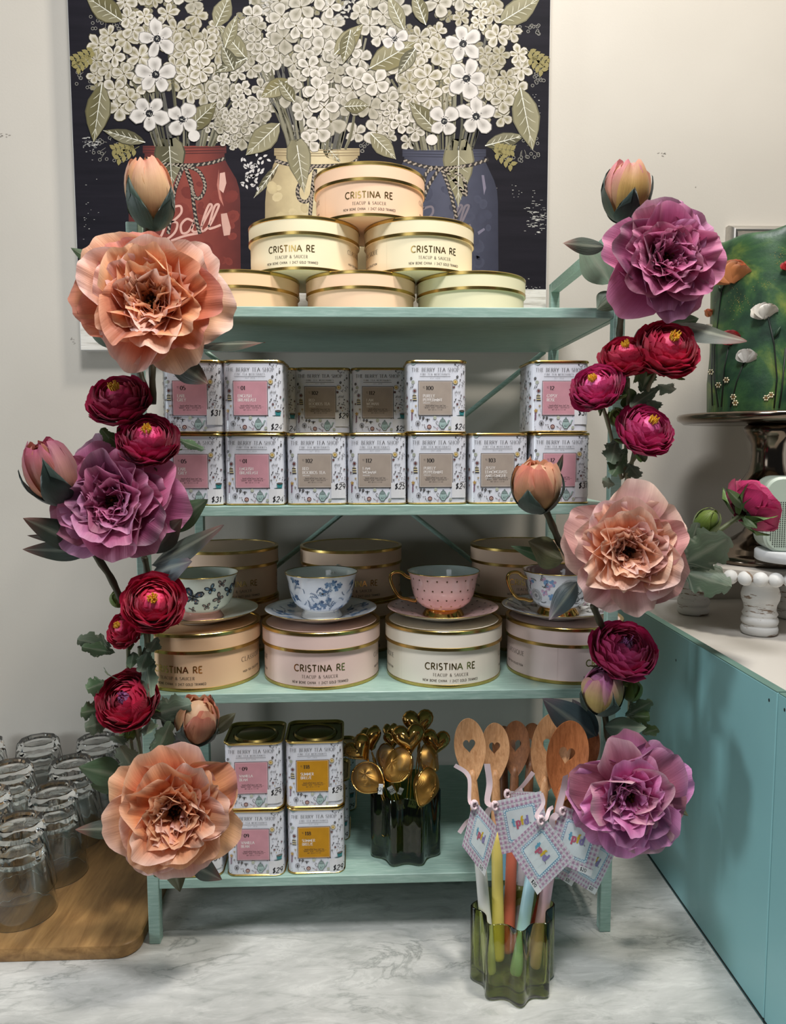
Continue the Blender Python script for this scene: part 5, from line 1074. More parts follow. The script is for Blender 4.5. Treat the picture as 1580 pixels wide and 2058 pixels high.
# ---- ranunculus branch reaching right, facing away
s9 = spray('bright pink ranunculus turned away on a branch in front of the cake stand', 1375, 1120, -.02)
ranunculus(s9, P(1522, 1010, -.035), px(60, -.03), (.78, .12, .55), 71, 0, 1, back=True); greenbud(s9, P(1421, 1048, -.04), px(25, -.04), (.35, -.4, .8), 7)
stem_tube(s9, [P(1492, 1034, -.035), P(1450, 1064, -.035), P(1400, 1100, -.03), P(1360, 1130, -.03)], .0032, SO); stem_tube(s9, [P(1418, 1066, -.04), P(1400, 1090, -.035), P(1375, 1115, -.03)], .0024, SO)
leaf(s9, P(1362, 1140, -.035), P(1462, 1082, -.07), .030, 'grey', .02, None, 3); leaf(s9, P(1362, 1145, -.03), P(1466, 1178, -.06), .024, 'grey', .02, None, 3); leaf(s9, P(1385, 1110, -.04), P(1402, 1052, -.05), .012, 'grey', 0, None, 2)
for (b, t) in (((1502, 1022), (1460, 982)), ((1500, 1030), (1545, 1048)), ((1500, 1030), (1512, 1000)), ((1498, 1036), (1522, 1062))): leaf(s9, P(*b, -.05), P(*t, -.062), .0075, 'green', 0, name='sepal_leaf')
# ---- low right ranunculus with a green bud
s10 = spray('single crimson ranunculus with lilac centre under the right peach peony', 1270, 1390, -.02)
ranunculus(s10, P(1256, 1303, -.065), px(68, -.065), (.05, -.66, .76), 81, 0, 1, 'pink'); greenbud(s10, P(1270, 1386, -.04), px(21, -.04), (.1, -.3, 1), 8)
stem_tube(s10, [P(1258, 1340, -.05), P(1266, 1400, -.02), P(1262, 1470, -.012)], .0028, SG); stem_tube(s10, [P(1270, 1400, -.035), P(1266, 1440, -.02), P(1262, 1470, -.012)], .0022, SG)
for (b, t, w_, p_, lo) in (((1256, 1440), (1310, 1410), .012, 'mid', 3), ((1262, 1440), (1304, 1440), .014, 'green', 3), ((1250, 1350), (1272, 1345), .010, 'mid', 2), ((1290, 1475), (1322, 1465), .010, 'green', 2)): leaf(s10, P(*b, -.035), P(*t, -.05), w_, p_, .02, None, lo, seed=int(b[0]))
# ---- bottom right magenta peony with bud
s11 = spray('large magenta-pink peony with a gold and lilac bud, foot of right post', 1240, 1690, -.03)
peony(s11, P(1256, 1588, -.085), px(128, -.09), (-.12, -1, .12), 'magenta', 91, 1.7)
bud(s11, P(1211, 1388, -.06), px(43, -.06), (-.1, -.45, 1), 45, 'lilac', 1.22, 14, .6)
stem_tube(s11, [P(1215, 1425, -.05), P(1222, 1480, -.03), P(1236, 1560, -.018), P(1232, 1700, -.016)], .0042, ST)
leaf(s11, P(1196, 1480, -.04), P(1090, 1404, -.06), .020, 'blue', 0); leaf(s11, P(1200, 1480, -.03), P(1150, 1405, -.02), .014, 'blue', 0); leaf(s11, P(1215, 1460, -.05), P(1300, 1462, -.07), .016, 'grey', 0, (0, -.7, .8)); leaf(s11, P(1180, 1430, -.06), P(1170, 1375, -.055), .006, 'grey', 0)
leaf(s11, P(1330, 1600, -.05), P(1384, 1640, -.06), .008, 'olive'); leaf(s11, P(1300, 1650, -.05), P(1336, 1680, -.06), .014, 'olive')
for (u, v, c_) in ((1250, 1262, 0), (1246, 1252, 1)):        # clear plastic tie on the right post
    pass
tie = ob('cable_tie', Geo().tube([P(1215 + 46 * math.cos(a) * .52 + 22, 1262 + 8 * math.sin(a), -.002 + .011 * math.sin(a)) for a in [k * PI / 8 for k in range(17)]], .0030, 8), mk_glass('clear_plastic', (.9, .93, .93), .15, 1.3), label='clear plastic tie wrapped around the right post', cat='cable tie')
# ---------------------------------------------------------------- star shaped glass vases
def lobed(R, amp, ph, p=1.0):
    def f(a): return R * (1 + amp * math.cos(8 * (a + ph)) + amp * .12 * math.cos(16 * (a + ph)))
    return f
def vase(label, x, y, z, R, H, ph, m, amp=.11):
    t = thing('glass_vase', label, 'vase', (x, y, z)); f = lobed(1.0, amp, ph); n = 160
    prof = [(0, .0012, 0), (.55 * R, .0006, .6), (.90 * R, 0, 1), (.965 * R, .0015, 1), (R, .006, 1), (R, H * .5, 1), (R * 1.0, H - .0012, 1), (R - .0010, H, 1), (R - .0024, H - .0008, 1), (R - .0034, H * .5, 1), (R - .0042, .020, 1), (R - .009, .013, 1), (R * .6, .010, .8), (0, .0095, 0)]
    g = Geo(); V = []; Fc = []
    for (r, zz, k) in prof:
        for i in range(n): a = 2 * PI * i / n; q = r * (1 + (f(a) - 1) * k); V.append((q * math.cos(a), q * math.sin(a), zz))
    for j in range(len(prof) - 1):
        for i in range(n): Fc.append((j * n + i, j * n + (i + 1) % n, (j + 1) * n + (i + 1) % n, (j + 1) * n + i))
    ob('glass_wall', g.add(V, Fc), m, t); return t
VX, VY = .1590, -.0820; VH = P(1035, 1868, -.130).z
vase('olive green star-shaped glass vase holding wooden spoons on the worktop', VX, VY, 0, .0465, VH, PI / 8 + PI / 16 * 2 + .0, M_green)
WX, WY = .0340, .0640; WH = P(818, 1606, WY - .045).z - Z4
vase('dark green star-shaped glass vase holding gold tea strainers on the bottom shelf', WX, WY, Z4 + .0002, .0475, WH, PI / 8, M_smoke, .09)
# ---------------------------------------------------------------- tea strainers
def heart_pts(n=28):
    o = []
    for i in range(n):
        t = 2 * PI * i / n; o.append((16 * math.sin(t) ** 3 / 17, (13 * math.cos(t) - 5 * math.cos(2 * t) - 2 * math.cos(3 * t) - math.cos(4 * t)) / 17 + .12))
    return o
def strainer(label, c, r, d, roll, foot, mesh_=False, seed=0):
    st = thing('tea_strainer', label, 'tea strainer', tuple(c), 0, 'mesh tea strainers in the dark vase' if mesh_ else 'gold heart tea strainers in the dark vase')
    hp = heart_pts(); n = len(hp); rings = 7
    zz_ = Vector(d).normalized(); yy_ = (Vector((0, 0, 1)) - zz_ * zz_.z).normalized(); B = Matrix((yy_.cross(zz_), yy_, zz_)).transposed().to_4x4() @ Matrix.Rotation(roll, 4, 'Z')
    if mesh_: hp = [(math.sin(2 * PI * i / n) * .98, math.cos(2 * PI * i / n) + (.16 * max(0, -math.cos(2 * PI * i / n)) ** 6 * -2)) for i in range(n)]
    for sg in (1, -1):
        g = Geo(); V = []; Fc = []; U = []
        for k in range(rings + 1):
            q = 1 - (k / rings); h = math.sqrt(max(0, 1 - q ** 2.1)) * r * (.62 if not mesh_ else .72)
            for (a, b) in hp:
                hh = h * (1 - .28 * max(0, 1 - abs(a * q) * 2.4) * max(0, b * q)) if not mesh_ else h * (1 - .14 * abs(math.sin(3 * a)))
                V.append((a * q * r, b * q * r, sg * (hh + .0006))); U.append((a * q, b * q))
        for k in range(rings):
            for i in range(n): j = (i + 1) % n; Fc.append((k * n + i, k * n + j, k * n + n + j, k * n + n + i))
        o = ob('mesh_cup' if mesh_ else 'cup', g.add(V, Fc, None, U), M_mesh if mesh_ else M_goldm, st); o.rotation_euler = B.to_euler()
        if not mesh_ and sg == 1:
            g = Geo(); rr = random.Random(seed)
            for k in range(24):
                i = rr.randrange(n); q = rr.uniform(.15, .85); a, b = hp[i]; h = math.sqrt(max(0, 1 - q ** 2.1)) * r * .74; hh = h * (1 - .28 * max(0, 1 - abs(a * q) * 2.4) * max(0, b * q))
                g.ball((a * q * r, b * q * r, hh + .0006), r * .028, 6, (.01, .01, .01))
            ob('drain_holes', g, M_stem, o, kind='stuff')
    rim = ob('rim', Geo().tube([(a * r * 1.03, b * r * 1.03, 0) for a, b in hp + [hp[0]]], r * .055, 6), M_goldm, st); rim.rotation_euler = B.to_euler()
    bot = Vector(c) + (B @ Vector((0, -r * 1.0, 0))); f = Vector(foot); loc = Vector(c)
    for off in (-.0012, .0012):
        ob('wire_handle', Geo().tube([bot - loc + Vector((off * .4, 0, 0)), bot.lerp(f, .5) - loc + Vector((off * 2, .002, 0)), f - loc + Vector((off, 0, 0))], .00085, 6), M_goldm, st)
    ob('spring', Geo().tube([bot.lerp(f, .08 + .06 * k / 40) - loc + Vector((.0022 * math.cos(k * .9), .0022 * math.sin(k * .9), 0)) for k in range(40)], .0005, 5), M_goldm, st)
    return st
def mk_mesh():
    t = NT('gold_wire_mesh'); v = t.coord('UV', scale=(24, 24, 1)); sp = t.n('ShaderNodeSeparateXYZ'); t.l(v, sp.inputs[0])
    def wv(o):
        f = t.n('ShaderNodeMath', operation='FRACT'); t.l(o, f.inputs[0]); c = t.n('ShaderNodeMath', operation='LESS_THAN'); t.l(f.outputs[0], c.inputs[0]); c.inputs[1].default_value = .36; return c.outputs[0]
    mx = t.n('ShaderNodeMath', operation='MAXIMUM'); t.l(wv(sp.outputs[0]), mx.inputs[0]); t.l(wv(sp.outputs[1]), mx.inputs[1]); t.l(mx.outputs[0], t.b.inputs['Alpha'])
    t.set(S(186, 142, 74), .45, 1); return t.m
M_mesh = mk_mesh()
def ft(dx, dy, dz=.03): return (WX + dx, WY + dy, Z4 + dz)
for i, (u, v, Y, rp_, d, ro, lab, f) in enumerate((
    (841, 1455, .075, 27, (.05, -1, .25), .05, 'gold heart tea strainer at the very top of the bunch', ft(.012, .012)),
    (822, 1486, .038, 29, (.0, -1, .30), .12, 'large gold heart tea strainer in the middle, under the topmost one', ft(.002, -.008)),
    (875, 1494, .062, 26, (.25, -1, .25), -.25, 'gold heart tea strainer at the right edge of the bunch', ft(.018, .004)),
    (724, 1507, .050, 26, (-.25, -1, .2), .75, 'gold heart tea strainer at the left edge of the bunch', ft(-.016, -.004)),
    (745, 1484, .072, 23, (-.75, -.7, .35), .45, 'gold heart tea strainer seen from the side, upper left', ft(-.014, .012)),
    (786, 1472, .088, 17, (-.7, -.7, .2), .3, 'small gold heart tea strainer at the back', ft(-.004, .018)),
    (789, 1488, .066, 16, (-.3, -1, .3), .2, 'small gold heart tea strainer left of the large middle one', ft(0, .012)))):
    strainer(lab, P(u, v, Y), px(rp_ * 1.2, Y), d, ro, f, False, i)
for i, (u, v, Y, rp_, d, ro, lab, f) in enumerate((
    (778, 1522, .052, 27, (-.8, -.7, .1), .2, 'gold mesh tea strainer behind the front mesh ball', ft(-.008, .006)),
    (803, 1536, .024, 34, (-.75, -.6, .45), -.6, 'gold mesh ball tea strainer, large one in the middle front', ft(.004, -.012)),
    (860, 1524, .040, 28, (.85, -.5, .3), .3, 'gold mesh tea strainer under the right heart strainer', ft(.014, -.006)),
    (737, 1562, .034, 31, (-.15, -.75, .6), 1.1, 'open gold mesh tea strainer hanging out at the left', ft(-.014, -.012)),
    (857, 1577, .018, 33, (.75, -.7, .1), -.6, 'gold mesh ball tea strainer drooping over the vase rim, right', ft(.012, -.014)))):
    strainer(lab, P(u, v, Y), px(rp_, Y), d, ro, f, True, i)
M_tagp = mat_plain('white_tag', S(226, 230, 232), .6, var=.02)
def small_tag(u, v, Y, w, h, rot, lab):
    c = P(u, v, Y); g = Geo().box(-w / 2, w / 2, -.0003, .0003, -h / 2, h / 2, .0001); t = thing('price_tag', lab, 'price tag', tuple(c), 0, 'price tags on the tea strainers'); o = ob('card', g, M_tagp, t, smooth=False); o.rotation_euler = (.1, rot, 0)
    a = Art(); a.text('$20', 0, -h * .2, h * .35, (.02, .02, .02), 0, 'hand', 'c'); a.mapped(lambda X, Y_, Z_: (X, -.0005 - Z_, Y_)); q = ob('handwriting', a, M_art, o, smooth=False, kind='stuff')
for i, (u, v, Y, w, h, r_, lab) in enumerate(((765, 1586, .018, .006, .015, .1, 'small white price tag hanging under the left open mesh strainer'), (787, 1588, .030, .008, .012, -.5, 'small price tag inside the dark vase mouth, left'), (805, 1590, .032, .006, .010, .4, 'small price tag inside the dark vase mouth, middle'), (830, 1620, .045, .012, .013, .3, 'price tag seen through the dark glass, right one'), (803, 1622, .046, .010, .017, -.4, 'price tag seen through the dark glass, left one'))): small_tag(u, v, Y, w, h, r_, lab)

# ---------------------------------------------------------------- wooden spoons
def spoon(lab, bowl, half, foot, colr, wood, tilt=.12, face=(0, -1, .1), top_half=1.72, neck=.31, rad=.0068, group='wooden spoons in the green vase'):
    c = Vector(bowl); f = Vector(foot); ax = (c - f).normalized(); n = Vector(face); n = (n - ax * n.dot(ax)).normalized(); sd = n.cross(ax) * -1
    t = thing('wooden_spoon', lab, 'spoon', tuple(f), 0, group); L = (c - f).length; hh = half * top_half
    N = 56; out = []; hrt = []
    for i in range(N):
        a = 2 * PI * i / N; x = half * math.sin(a); y = hh * math.cos(a)
        if y < 0:       # egg shape running into the neck
            k = -y / hh; y = y * 1.32; x *= (1 - .46 * k ** 2)
        out.append((x, y)); hrt.append((16 * math.sin(a) ** 3 / 16 * half * .40, (13 * math.cos(a) - 5 * math.cos(2 * a) - 2 * math.cos(3 * a) - math.cos(4 * a)) / 16 * half * .48 + hh * .0))
    V = []; Fc = []; th = .0034; RG = 6
    def P3(x, y, w): return tuple(c + sd * x + ax * y + n * w - f)
    for side in (0, 1):
        for k in range(RG + 1):
            q = k / RG
            for i in range(N):
                x = lerp(hrt[i][0], out[i][0], q); y = lerp(hrt[i][1], out[i][1], q); rho = min(1, math.hypot(x / half, y / (hh * (1.32 if y < 0 else 1))))
                w = -.0085 * (1 - rho ** 2) * (half / .03) + (0 if side == 0 else -th)
                if k == RG and side == 1: w += th * .3
                V.append(P3(x, y, w))
    m = (RG + 1) * N
    for k in range(RG):
        for i in range(N): j = (i + 1) % N; Fc.append((k * N + i, k * N + j, (k + 1) * N + j, (k + 1) * N + i)); Fc.append((m + k * N + i, m + (k + 1) * N + i, m + (k + 1) * N + j, m + k * N + j))
    for i in range(N): j = (i + 1) % N; Fc.append((i, m + i, m + j, j)); Fc.append((RG * N + i, RG * N + j, m + RG * N + j, m + RG * N + i))
    ob('bowl', Geo().add(V, Fc), wood, t, sharp=60)
    top = c - ax * (hh * .86); Ln = (top - f).length; cut = lerp(0, Ln, 1 - neck)
    g = Geo(); pts = []; rr_ = []
    for k in range(11): s = k / 10; pts.append(f + ax * lerp(cut, Ln, s) - f - n * (.002 + .0015 * s ** 2)); rr_.append(rad * (1.05 - .3 * s) * (1 if k < 10 else .5))
    V = []; Fc = []; nn = 14
    for k in range(11):
        s = k / 10; fl = 1 - .55 * s ** 3; wd = rr_[k]
        for i in range(nn): a = 2 * PI * i / nn; V.append(tuple(pts[k] + sd * (wd * math.cos(a)) + n * (rr_[k] * fl * math.sin(a))))
    for k in range(10):
        for i in range(nn): j = (i + 1) % nn; Fc.append((k * nn + i, k * nn + j, (k + 1) * nn + j, (k + 1) * nn + i))
    Fc.append(tuple(range(nn))); Fc.append(tuple(10 * nn + i for i in range(nn))); ob('neck', g.add(V, Fc), wood, t)
    pts = [ax * (cut * s) for s in (0, .004, .012, .03, .3, .6, .9, 1.0)]; ob('painted_handle', Geo().tube([p - n * .002 for p in pts], [rad * .4, rad * .85, rad * 1.02, rad * 1.12, rad * 1.12, rad * 1.06, rad * 1.03, rad * 1.02], 18), mat_plain('lacquer_' + colr[0], colr[1], .32, var=.02), t)
    return t
def fg(u, v, Y): return P(u, v, Y)
M_darkspoon = mk_wood('dark_beech', S(104, 66, 40), S(140, 92, 58), (20, 20, 3), 14, .5)
def fz(u, Y): p = P(u, 1960, Y); return Vector((p.x, Y, .0195))
for (lab, u, v, Y, hw, fu, fY, c, wd) in (
    ('wooden heart spoon with white handle, leftmost', 945, 1500, -.045, 33, 986, -.100, ('white', S(222, 220, 214)), M_spoonA),
    ('wooden heart spoon with yellow handle, second from left', 996, 1504, -.020, 30, 1003, -.078, ('yellow', S(226, 206, 112)), M_spoonA),
    ('dark wooden heart spoon with coral handle, in the middle back', 1037, 1498, .000, 29, 1021, -.068, ('coral', S(216, 116, 92)), M_darkspoon),
    ('short dark wooden spoon with pale grey handle, half hidden', 1069, 1494, .014, 24, 1040, -.056, ('palegrey', S(206, 200, 206)), M_darkspoon),
    ('large wooden heart spoon with light blue handle', 1108, 1502, -.040, 41, 1037, -.104, ('lightblue', S(168, 204, 216)), M_spoonA),
    ('orange-brown wooden heart spoon with pink handle, in front', 1141, 1520, -.058, 43, 1074, -.092, ('pink', S(228, 184, 196)), M_spoonB),
    ('wooden spoon with brick red handle behind the pink-handled one', 1172, 1508, -.016, 33, 1061, -.072, ('brick', S(160, 62, 50)), M_spoonB),
    ('wooden spoon with sky blue handle, at the back', 1013, 1500, .028, 24, 1013, -.052, ('sky', S(130, 188, 214)), M_darkspoon)):
    q = px(hw, Y); spoon(lab, P(u, v, Y), q, fz(fu, fY), c, wd, face=(.05 if u < 1000 else -.12, -1, .14))
# ---------------------------------------------------------------- gift tags with ribbons
LIL, BLU = S(196, 164, 190), S(120, 176, 206)
def tag(lab, corners, Yc, dY, rib, seed, roset=0):
    C_ = [P(u, v, Yc + d) for (u, v), d in zip(corners, dY)]; o = sum(C_, Vector()) / 4
    t = thing('gift_tag', lab, 'gift tag', tuple(C_[0]), 0, 'gingham gift tags on the spoons'); base = C_[0]
    nrm = (C_[1] - C_[0]).cross(C_[3] - C_[0]).normalized()
    if nrm.y > 0: nrm = -nrm
    def mp(X, Y, Z): a, b = X, 1 - Y; q = C_[0] * (1 - a) * (1 - b) + C_[1] * a * (1 - b) + C_[2] * a * b + C_[3] * (1 - a) * b; return tuple(q - base + nrm * (Z + .0002) + nrm * .0012 * math.sin(PI * a) * math.sin(PI * b))
    g = Geo(); n = 6; V = []; Fc = []
    for z in (0, -.0004):
        for j in range(n + 1):
            for i in range(n + 1): V.append(mp(i / n, j / n, z - .0002))
    m = (n + 1) ** 2
    for j in range(n):
        for i in range(n): a = j * (n + 1) + i; Fc.append((a, a + 1, a + n + 2, a + n + 1)); Fc.append((m + a, m + a + n + 1, m + a + n + 2, m + a + 1))
    ob('card', g.add(V, Fc), M_tagp, t)
    a = Art(); N = 22; bd = .215
    for i in range(N):
        if i % 2: continue
        x0, x1 = i / N, (i + 1) / N; L2 = mixc(LIL, (1, 1, 1), .42)
        for (u0, u1, s0, s1) in ((x0, x1, 0, 1),):
            if x0 < bd or x1 > 1 - bd:
                for k in range(6): a.rect(x0, k / 6, x1, (k + 1) / 6, L2, .00002); a.rect(k / 6, x0, (k + 1) / 6, x1, L2, .00002)
            else:
                for (p_, q_) in ((0, bd), (1 - bd, 1)): a.rect(x0, p_, x1, q_, L2, .00002); a.rect(p_, x0, q_, x1, L2, .00002)
    for i in range(0, N, 2):
        for j in range(0, N, 2):
            x, y = (i + .5) / N, (j + .5) / N
            if min(x, y, 1 - x, 1 - y) < bd: a.rect(i / N, j / N, (i + 1) / N, (j + 1) / N, mixc(LIL, S(160, 100, 130), .25), .00004)
    b0 = .20; a.rect(b0, b0, 1 - b0, 1 - b0, S(228, 240, 246), .00008, 4)
    for k in range(13):
        s_ = b0 + (k + .5) * (1 - 2 * b0) / 13
        for (x, y) in ((s_, b0), (s_, 1 - b0), (b0, s_), (1 - b0, s_)): a.ell(x, y, .026, .026, BLU, .00006, 8); a.ell(x, y, .018, .018, S(228, 240, 246), .0001, 8)
    a.frame(b0 + .018, b0 + .018, 1 - b0 - .018, 1 - b0 - .018, .012, BLU, .00012); a.rect(b0 + .03, b0 + .03, 1 - b0 - .03, 1 - b0 - .03, S(232, 240, 242), .00012, 4)
    x = .315; h = .155
    for ch, cc in (('t', S(112, 178, 206)), ('p', S(200, 104, 128)), ('f', S(226, 190, 66)), ('d', S(150, 138, 190)), ('.', S(120, 120, 130))): x = a.text(ch, x, .47, h, cc, .00018, 'logo', sp=.08) + .004
    a.rect(.70, .0, 1.0, .115, S(236, 236, 236), .00022, 2); a.text('$20', .74, .03, .062, (.015, .015, .02), .0003, 'hand', sp=.14, wt=1.4)
    a.ell(.06, .93, .028, .028, (.03, .02, .02), .0002, 12)
    ob('gingham_print', a.mapped(mp), M_art, t, smooth=False)
    # ribbon: knot at the hole and two tails
    h0 = Vector(mp(.07, .92, .002)); rr = random.Random(seed); M_rib = mat_plain('pink_ribbon', S(232, 208, 212), .4, var=.04)
    def strip(pts, w, name):
        pts = [Vector(p) for p in pts]; V = []; Fc = []; Q = []
        for i in range(len(pts) - 1):
            for k in range(6):
                tt = k / 6; p0, p1, p2, p3 = pts[max(0, i - 1)], pts[i], pts[i + 1], pts[min(len(pts) - 1, i + 2)]
                Q.append(.5 * ((2 * p1) + (p2 - p0) * tt + (2 * p0 - 5 * p1 + 4 * p2 - p3) * tt * tt + (3 * p1 - p0 - 3 * p2 + p3) * tt ** 3))
        Q.append(pts[-1])
        for i, q in enumerate(Q):
            tg = (Q[min(i + 1, len(Q) - 1)] - Q[max(0, i - 1)]).normalized(); tw = .3 + .9 * math.sin(i * .16 + seed); s_ = tg.cross(Vector((math.sin(tw) * .6, -1, .1))).normalized()
            ww = w * (.35 + .65 * min(1, i / 6)); V += [tuple(q - s_ * ww), tuple(q + s_ * ww)]
        for i in range(len(Q) - 1): Fc.append((2 * i, 2 * i + 1, 2 * i + 3, 2 * i + 2))
        ob(name, Geo().add(V, Fc), M_rib, t)
    strip([h0] + [P(u, v, Yc + dd) - base for (u, v, dd) in rib[0]], px(rib[2], Yc), 'ribbon_tail')
    strip([h0] + [P(u, v, Yc + dd) - base for (u, v, dd) in rib[1]], px(rib[2], Yc), 'ribbon_tail')
    g = Geo()
    for k in range(3): g.tube([h0 + Vector((.0035 * math.cos(a_) - .002, -.001 + .002 * math.sin(a_ + k), .0045 * math.sin(a_) + .001)) for a_ in [k * 2 + j * PI / 5 for j in range(8)]], .0016, 6)
    ob('knot', g, M_rib, t)
tag('narrow tilted gingham gift tag hanging at the far left of the spoons', [(953, 1606), (1002, 1664), (974, 1761), (929, 1700)], -.108, (0, .012, 0, -.012), ([(944, 1610, .0), (942, 1560, .01), (914, 1538, .01)], [(950, 1640, .0), (938, 1652, .005), (923, 1674, .006)], 4.5), 1)
tag('upright gingham gift tag on the yellow-handled spoon', [(989, 1612), (1088, 1590), (1107, 1694), (1009, 1717)], -.098, (0, 0, 0, 0), ([(980, 1612, .0), (984, 1575, .004), (979, 1535, .002)], [(985, 1625, .004), (978, 1640, .008), (984, 1655, .01)], 6.5), 2)
tag('large diamond-hung gingham gift tag in front of the spoons', [(1090, 1636), (1155, 1724), (1080, 1798), (1022, 1701)], -.122, (0, .004, 0, 0), ([(1078, 1640, 0), (1092, 1615, .004), (1088, 1594, .006)], [(1098, 1645, 0), (1104, 1628, .01), (1112, 1622, .014)], 4), 3)
tag('gingham gift tag partly covered by the magenta peony', [(1129, 1618), (1222, 1655), (1188, 1761), (1096, 1724)], -.095, (.004, 0, 0, 0), ([(1122, 1632, 0), (1132, 1590, .0), (1137, 1558, -.006)], [(1116, 1640, 0), (1110, 1650, .0), (1112, 1668, .002)], 7), 4)
tag('gingham gift tag hanging lowest at the right, beside the right post', [(1197, 1672), (1243, 1702), (1196, 1798), (1140, 1762)], -.080, (.004, 0, 0, 0), ([(1190, 1660, 0), (1184, 1640, .0), (1180, 1620, 0)], [(1186, 1668, 0), (1184, 1650, .0), (1182, 1640, .002)], 4), 5)
tag('gingham gift tag whose lower tip shows under the other right tags', [(1130, 1660), (1196, 1690), (1149, 1781), (1094, 1745)], -.074, (.004, 0, 0, 0), ([(1122, 1650, 0), (1120, 1640, .0), (1118, 1630, 0)], [(1124, 1655, 0), (1122, 1645, .0), (1120, 1638, .002)], 4), 6)
tag('gingham gift tag at the back, above the upright one', [(1018, 1590), (1075, 1592), (1080, 1650), (1020, 1650)], -.045, (0, 0, 0, 0), ([(1030, 1598, 0), (1050, 1580, 0), (1072, 1552, 0)], [(1030, 1600, 0), (1040, 1590, .0), (1050, 1586, 0)], 5), 7)

# ---------------------------------------------------------------- wooden board and glasses
bt = Geo(); V = []; Fc = []; bx1, by0, rB, bz = -.3185, -.0275, .028, .0185
out = []
for i in range(9): a = -PI / 2 + PI / 2 * i / 8; out.append((bx1 - rB + rB * math.cos(a), by0 + rB + rB * math.sin(a)))
out += [(bx1, .33), (-.95, .33), (-.95, by0)]
def off(k): return [(lerp(x, -.6, k), lerp(y, .15, k)) for x, y in out]
rings = [(off(.006), 0), (out, .0016), (out, bz - .0016), (off(.0035), bz - .0004), (off(.008), bz)]; m = len(out)
for q, z in rings: V += [(x, y, z) for x, y in q]
for k in range(4):
    for i in range(m): j = (i + 1) % m; Fc.append((k * m + i, k * m + j, (k + 1) * m + j, (k + 1) * m + i))
Fc.append(tuple(range(m - 1, -1, -1))); Fc.append(tuple(4 * m + i for i in range(m)))
ob('serving_board', bt.add(V, Fc), M_board, label='thick light brown wooden board under the upturned glasses', cat='board', sharp=35, smooth=True)
def tumbler_mesh():
    n = 72; V = []; Fc = []; R0, R1, H = .0335, .0450, .096
    def fac(a, k):      # k facet strength: ten flat sides near the base
        m_ = 10; b = (a % (2 * PI / m_)) - PI / m_; return lerp(1, math.cos(PI / m_) / math.cos(b), k)
    # built upside down: rim at z=0, base on top at z=H
    prof = [(R1 - .0006, .0004, 0), (R1, .001, 0), (lerp(R1, R0, .35), H * .35, 0), (lerp(R1, R0, .42), H * .42, .6), (lerp(R1, R0, .5), H * .5, 1), (R0 * 1.02, H - .006, 1), (R0 * .97, H - .001, 1), (R0 * .93, H, 1), (R0 * .70, H, 0), (R0 * .64, H - .003, 0), (0, H - .004, 0)]
    inn = [(R1 - .0016, .0006, 0), (lerp(R1, R0, .5) - .0022, H * .5, 0), (R0 - .0045, H - .020, 0), (R0 - .010, H - .0155, 0), (0, H - .0145, 0)]
    P_ = inn[::-1] + prof
    for (r, z, k) in P_:
        for i in range(n): a = 2 * PI * i / n; q = r * fac(a, k); V.append((q * math.cos(a), q * math.sin(a), z))
    for j in range(len(P_) - 1):
        for i in range(n): Fc.append((j * n + i, j * n + (i + 1) % n, (j + 1) * n + (i + 1) % n, (j + 1) * n + i))
    me = Geo().add(V, Fc).mesh('drinking_glass'); me.materials.append(M_glass); me.polygons.foreach_set('use_smooth', [True] * len(me.polygons)); me.set_sharp_from_angle(angle=math.radians(28)); return me
ME_gl = tumbler_mesh()
GLP = [(-.4960, .0480, 'front right'), (-.4880, .1420, 'second row right'), (-.5920, .2290, 'third row left'), (-.5000, .2430, 'third row right'), (-.5930, .3350, 'back row middle'), (-.4930, .3380, 'back row right'), (-.5820, .1340, 'second row left'), (-.6850, .3300, 'back row left')]
for (x, y, nm) in GLP:
    y = min(y, .338)
    for k in (0, 1):
        o = bpy.data.objects.new('drinking_glass', ME_gl); COL.objects.link(o); o.location = (x, y, bz + .0002 + k * .036); o.rotation_euler = (0, 0, R_.random())
        props(o, 'clear faceted glass upside down, %s of the %s stack on the board' % (('lower', 'upper')[k], nm), 'glass', 'upturned glasses stacked on the wooden board')

# ---------------------------------------------------------------- right side: riser, cake stand, cake, speaker
ZT = .3762; RX, RY, RR = .597, .203, .112
M_white = NT('chalk_white_wood'); _v = M_white.coord(scale=(4, 4, 22)); _n = M_white.noise(_v, 6, 6, .65); M_white.set(M_white.ramp(_n, [(.50, S(216, 216, 214)), (.57, S(222, 222, 220)), (.60, S(136, 116, 98))]), .6); M_white = M_white.m
rs = thing('cake_riser', 'round whitewashed wooden riser with bead edge and turned legs on the cabinet', 'riser', (RX, RY, ZT))
zt_ = .476 - ZT
ob('top', Geo().lathe([(0, zt_ - .015), (RR + .002, zt_ - .015), (RR + .002, zt_), (0, zt_)], 72), mat_plain('riser_top', S(196, 190, 182), .55, var=.05), rs, sharp=50)
nb = 38
bm_ = Geo().ball((0, 0, 0), .0108, 16, sc=(1, 1, .98)).mesh('bead'); bm_.materials.append(M_white); bm_.polygons.foreach_set('use_smooth', [True] * len(bm_.polygons))
for i in range(nb):
    a = 2 * PI * i / nb; o = bpy.data.objects.new('bead', bm_); COL.objects.link(o); o.parent = rs; o.location = ((RR + .009) * math.cos(a), (RR + .009) * math.sin(a), zt_ - .010); o.rotation_euler = (R_.random(), R_.random() * 2, a)
lp = [(0, .001), (.0235, .001), (.0255, .004), (.0262, .009), (.0250, .013), (.0232, .0148), (.0250, .0165), (.0262, .021), (.0250, .0255), (.0230, .027), (.0236, .029), (.0250, .0315), (.0222, .037), (.0228, .045), (.0262, .053), (.0272, .060), (.0255, .068), (.0232, .073), (.0240, .077), (.0262, .080), (.0262, .0848), (0, .0848)]
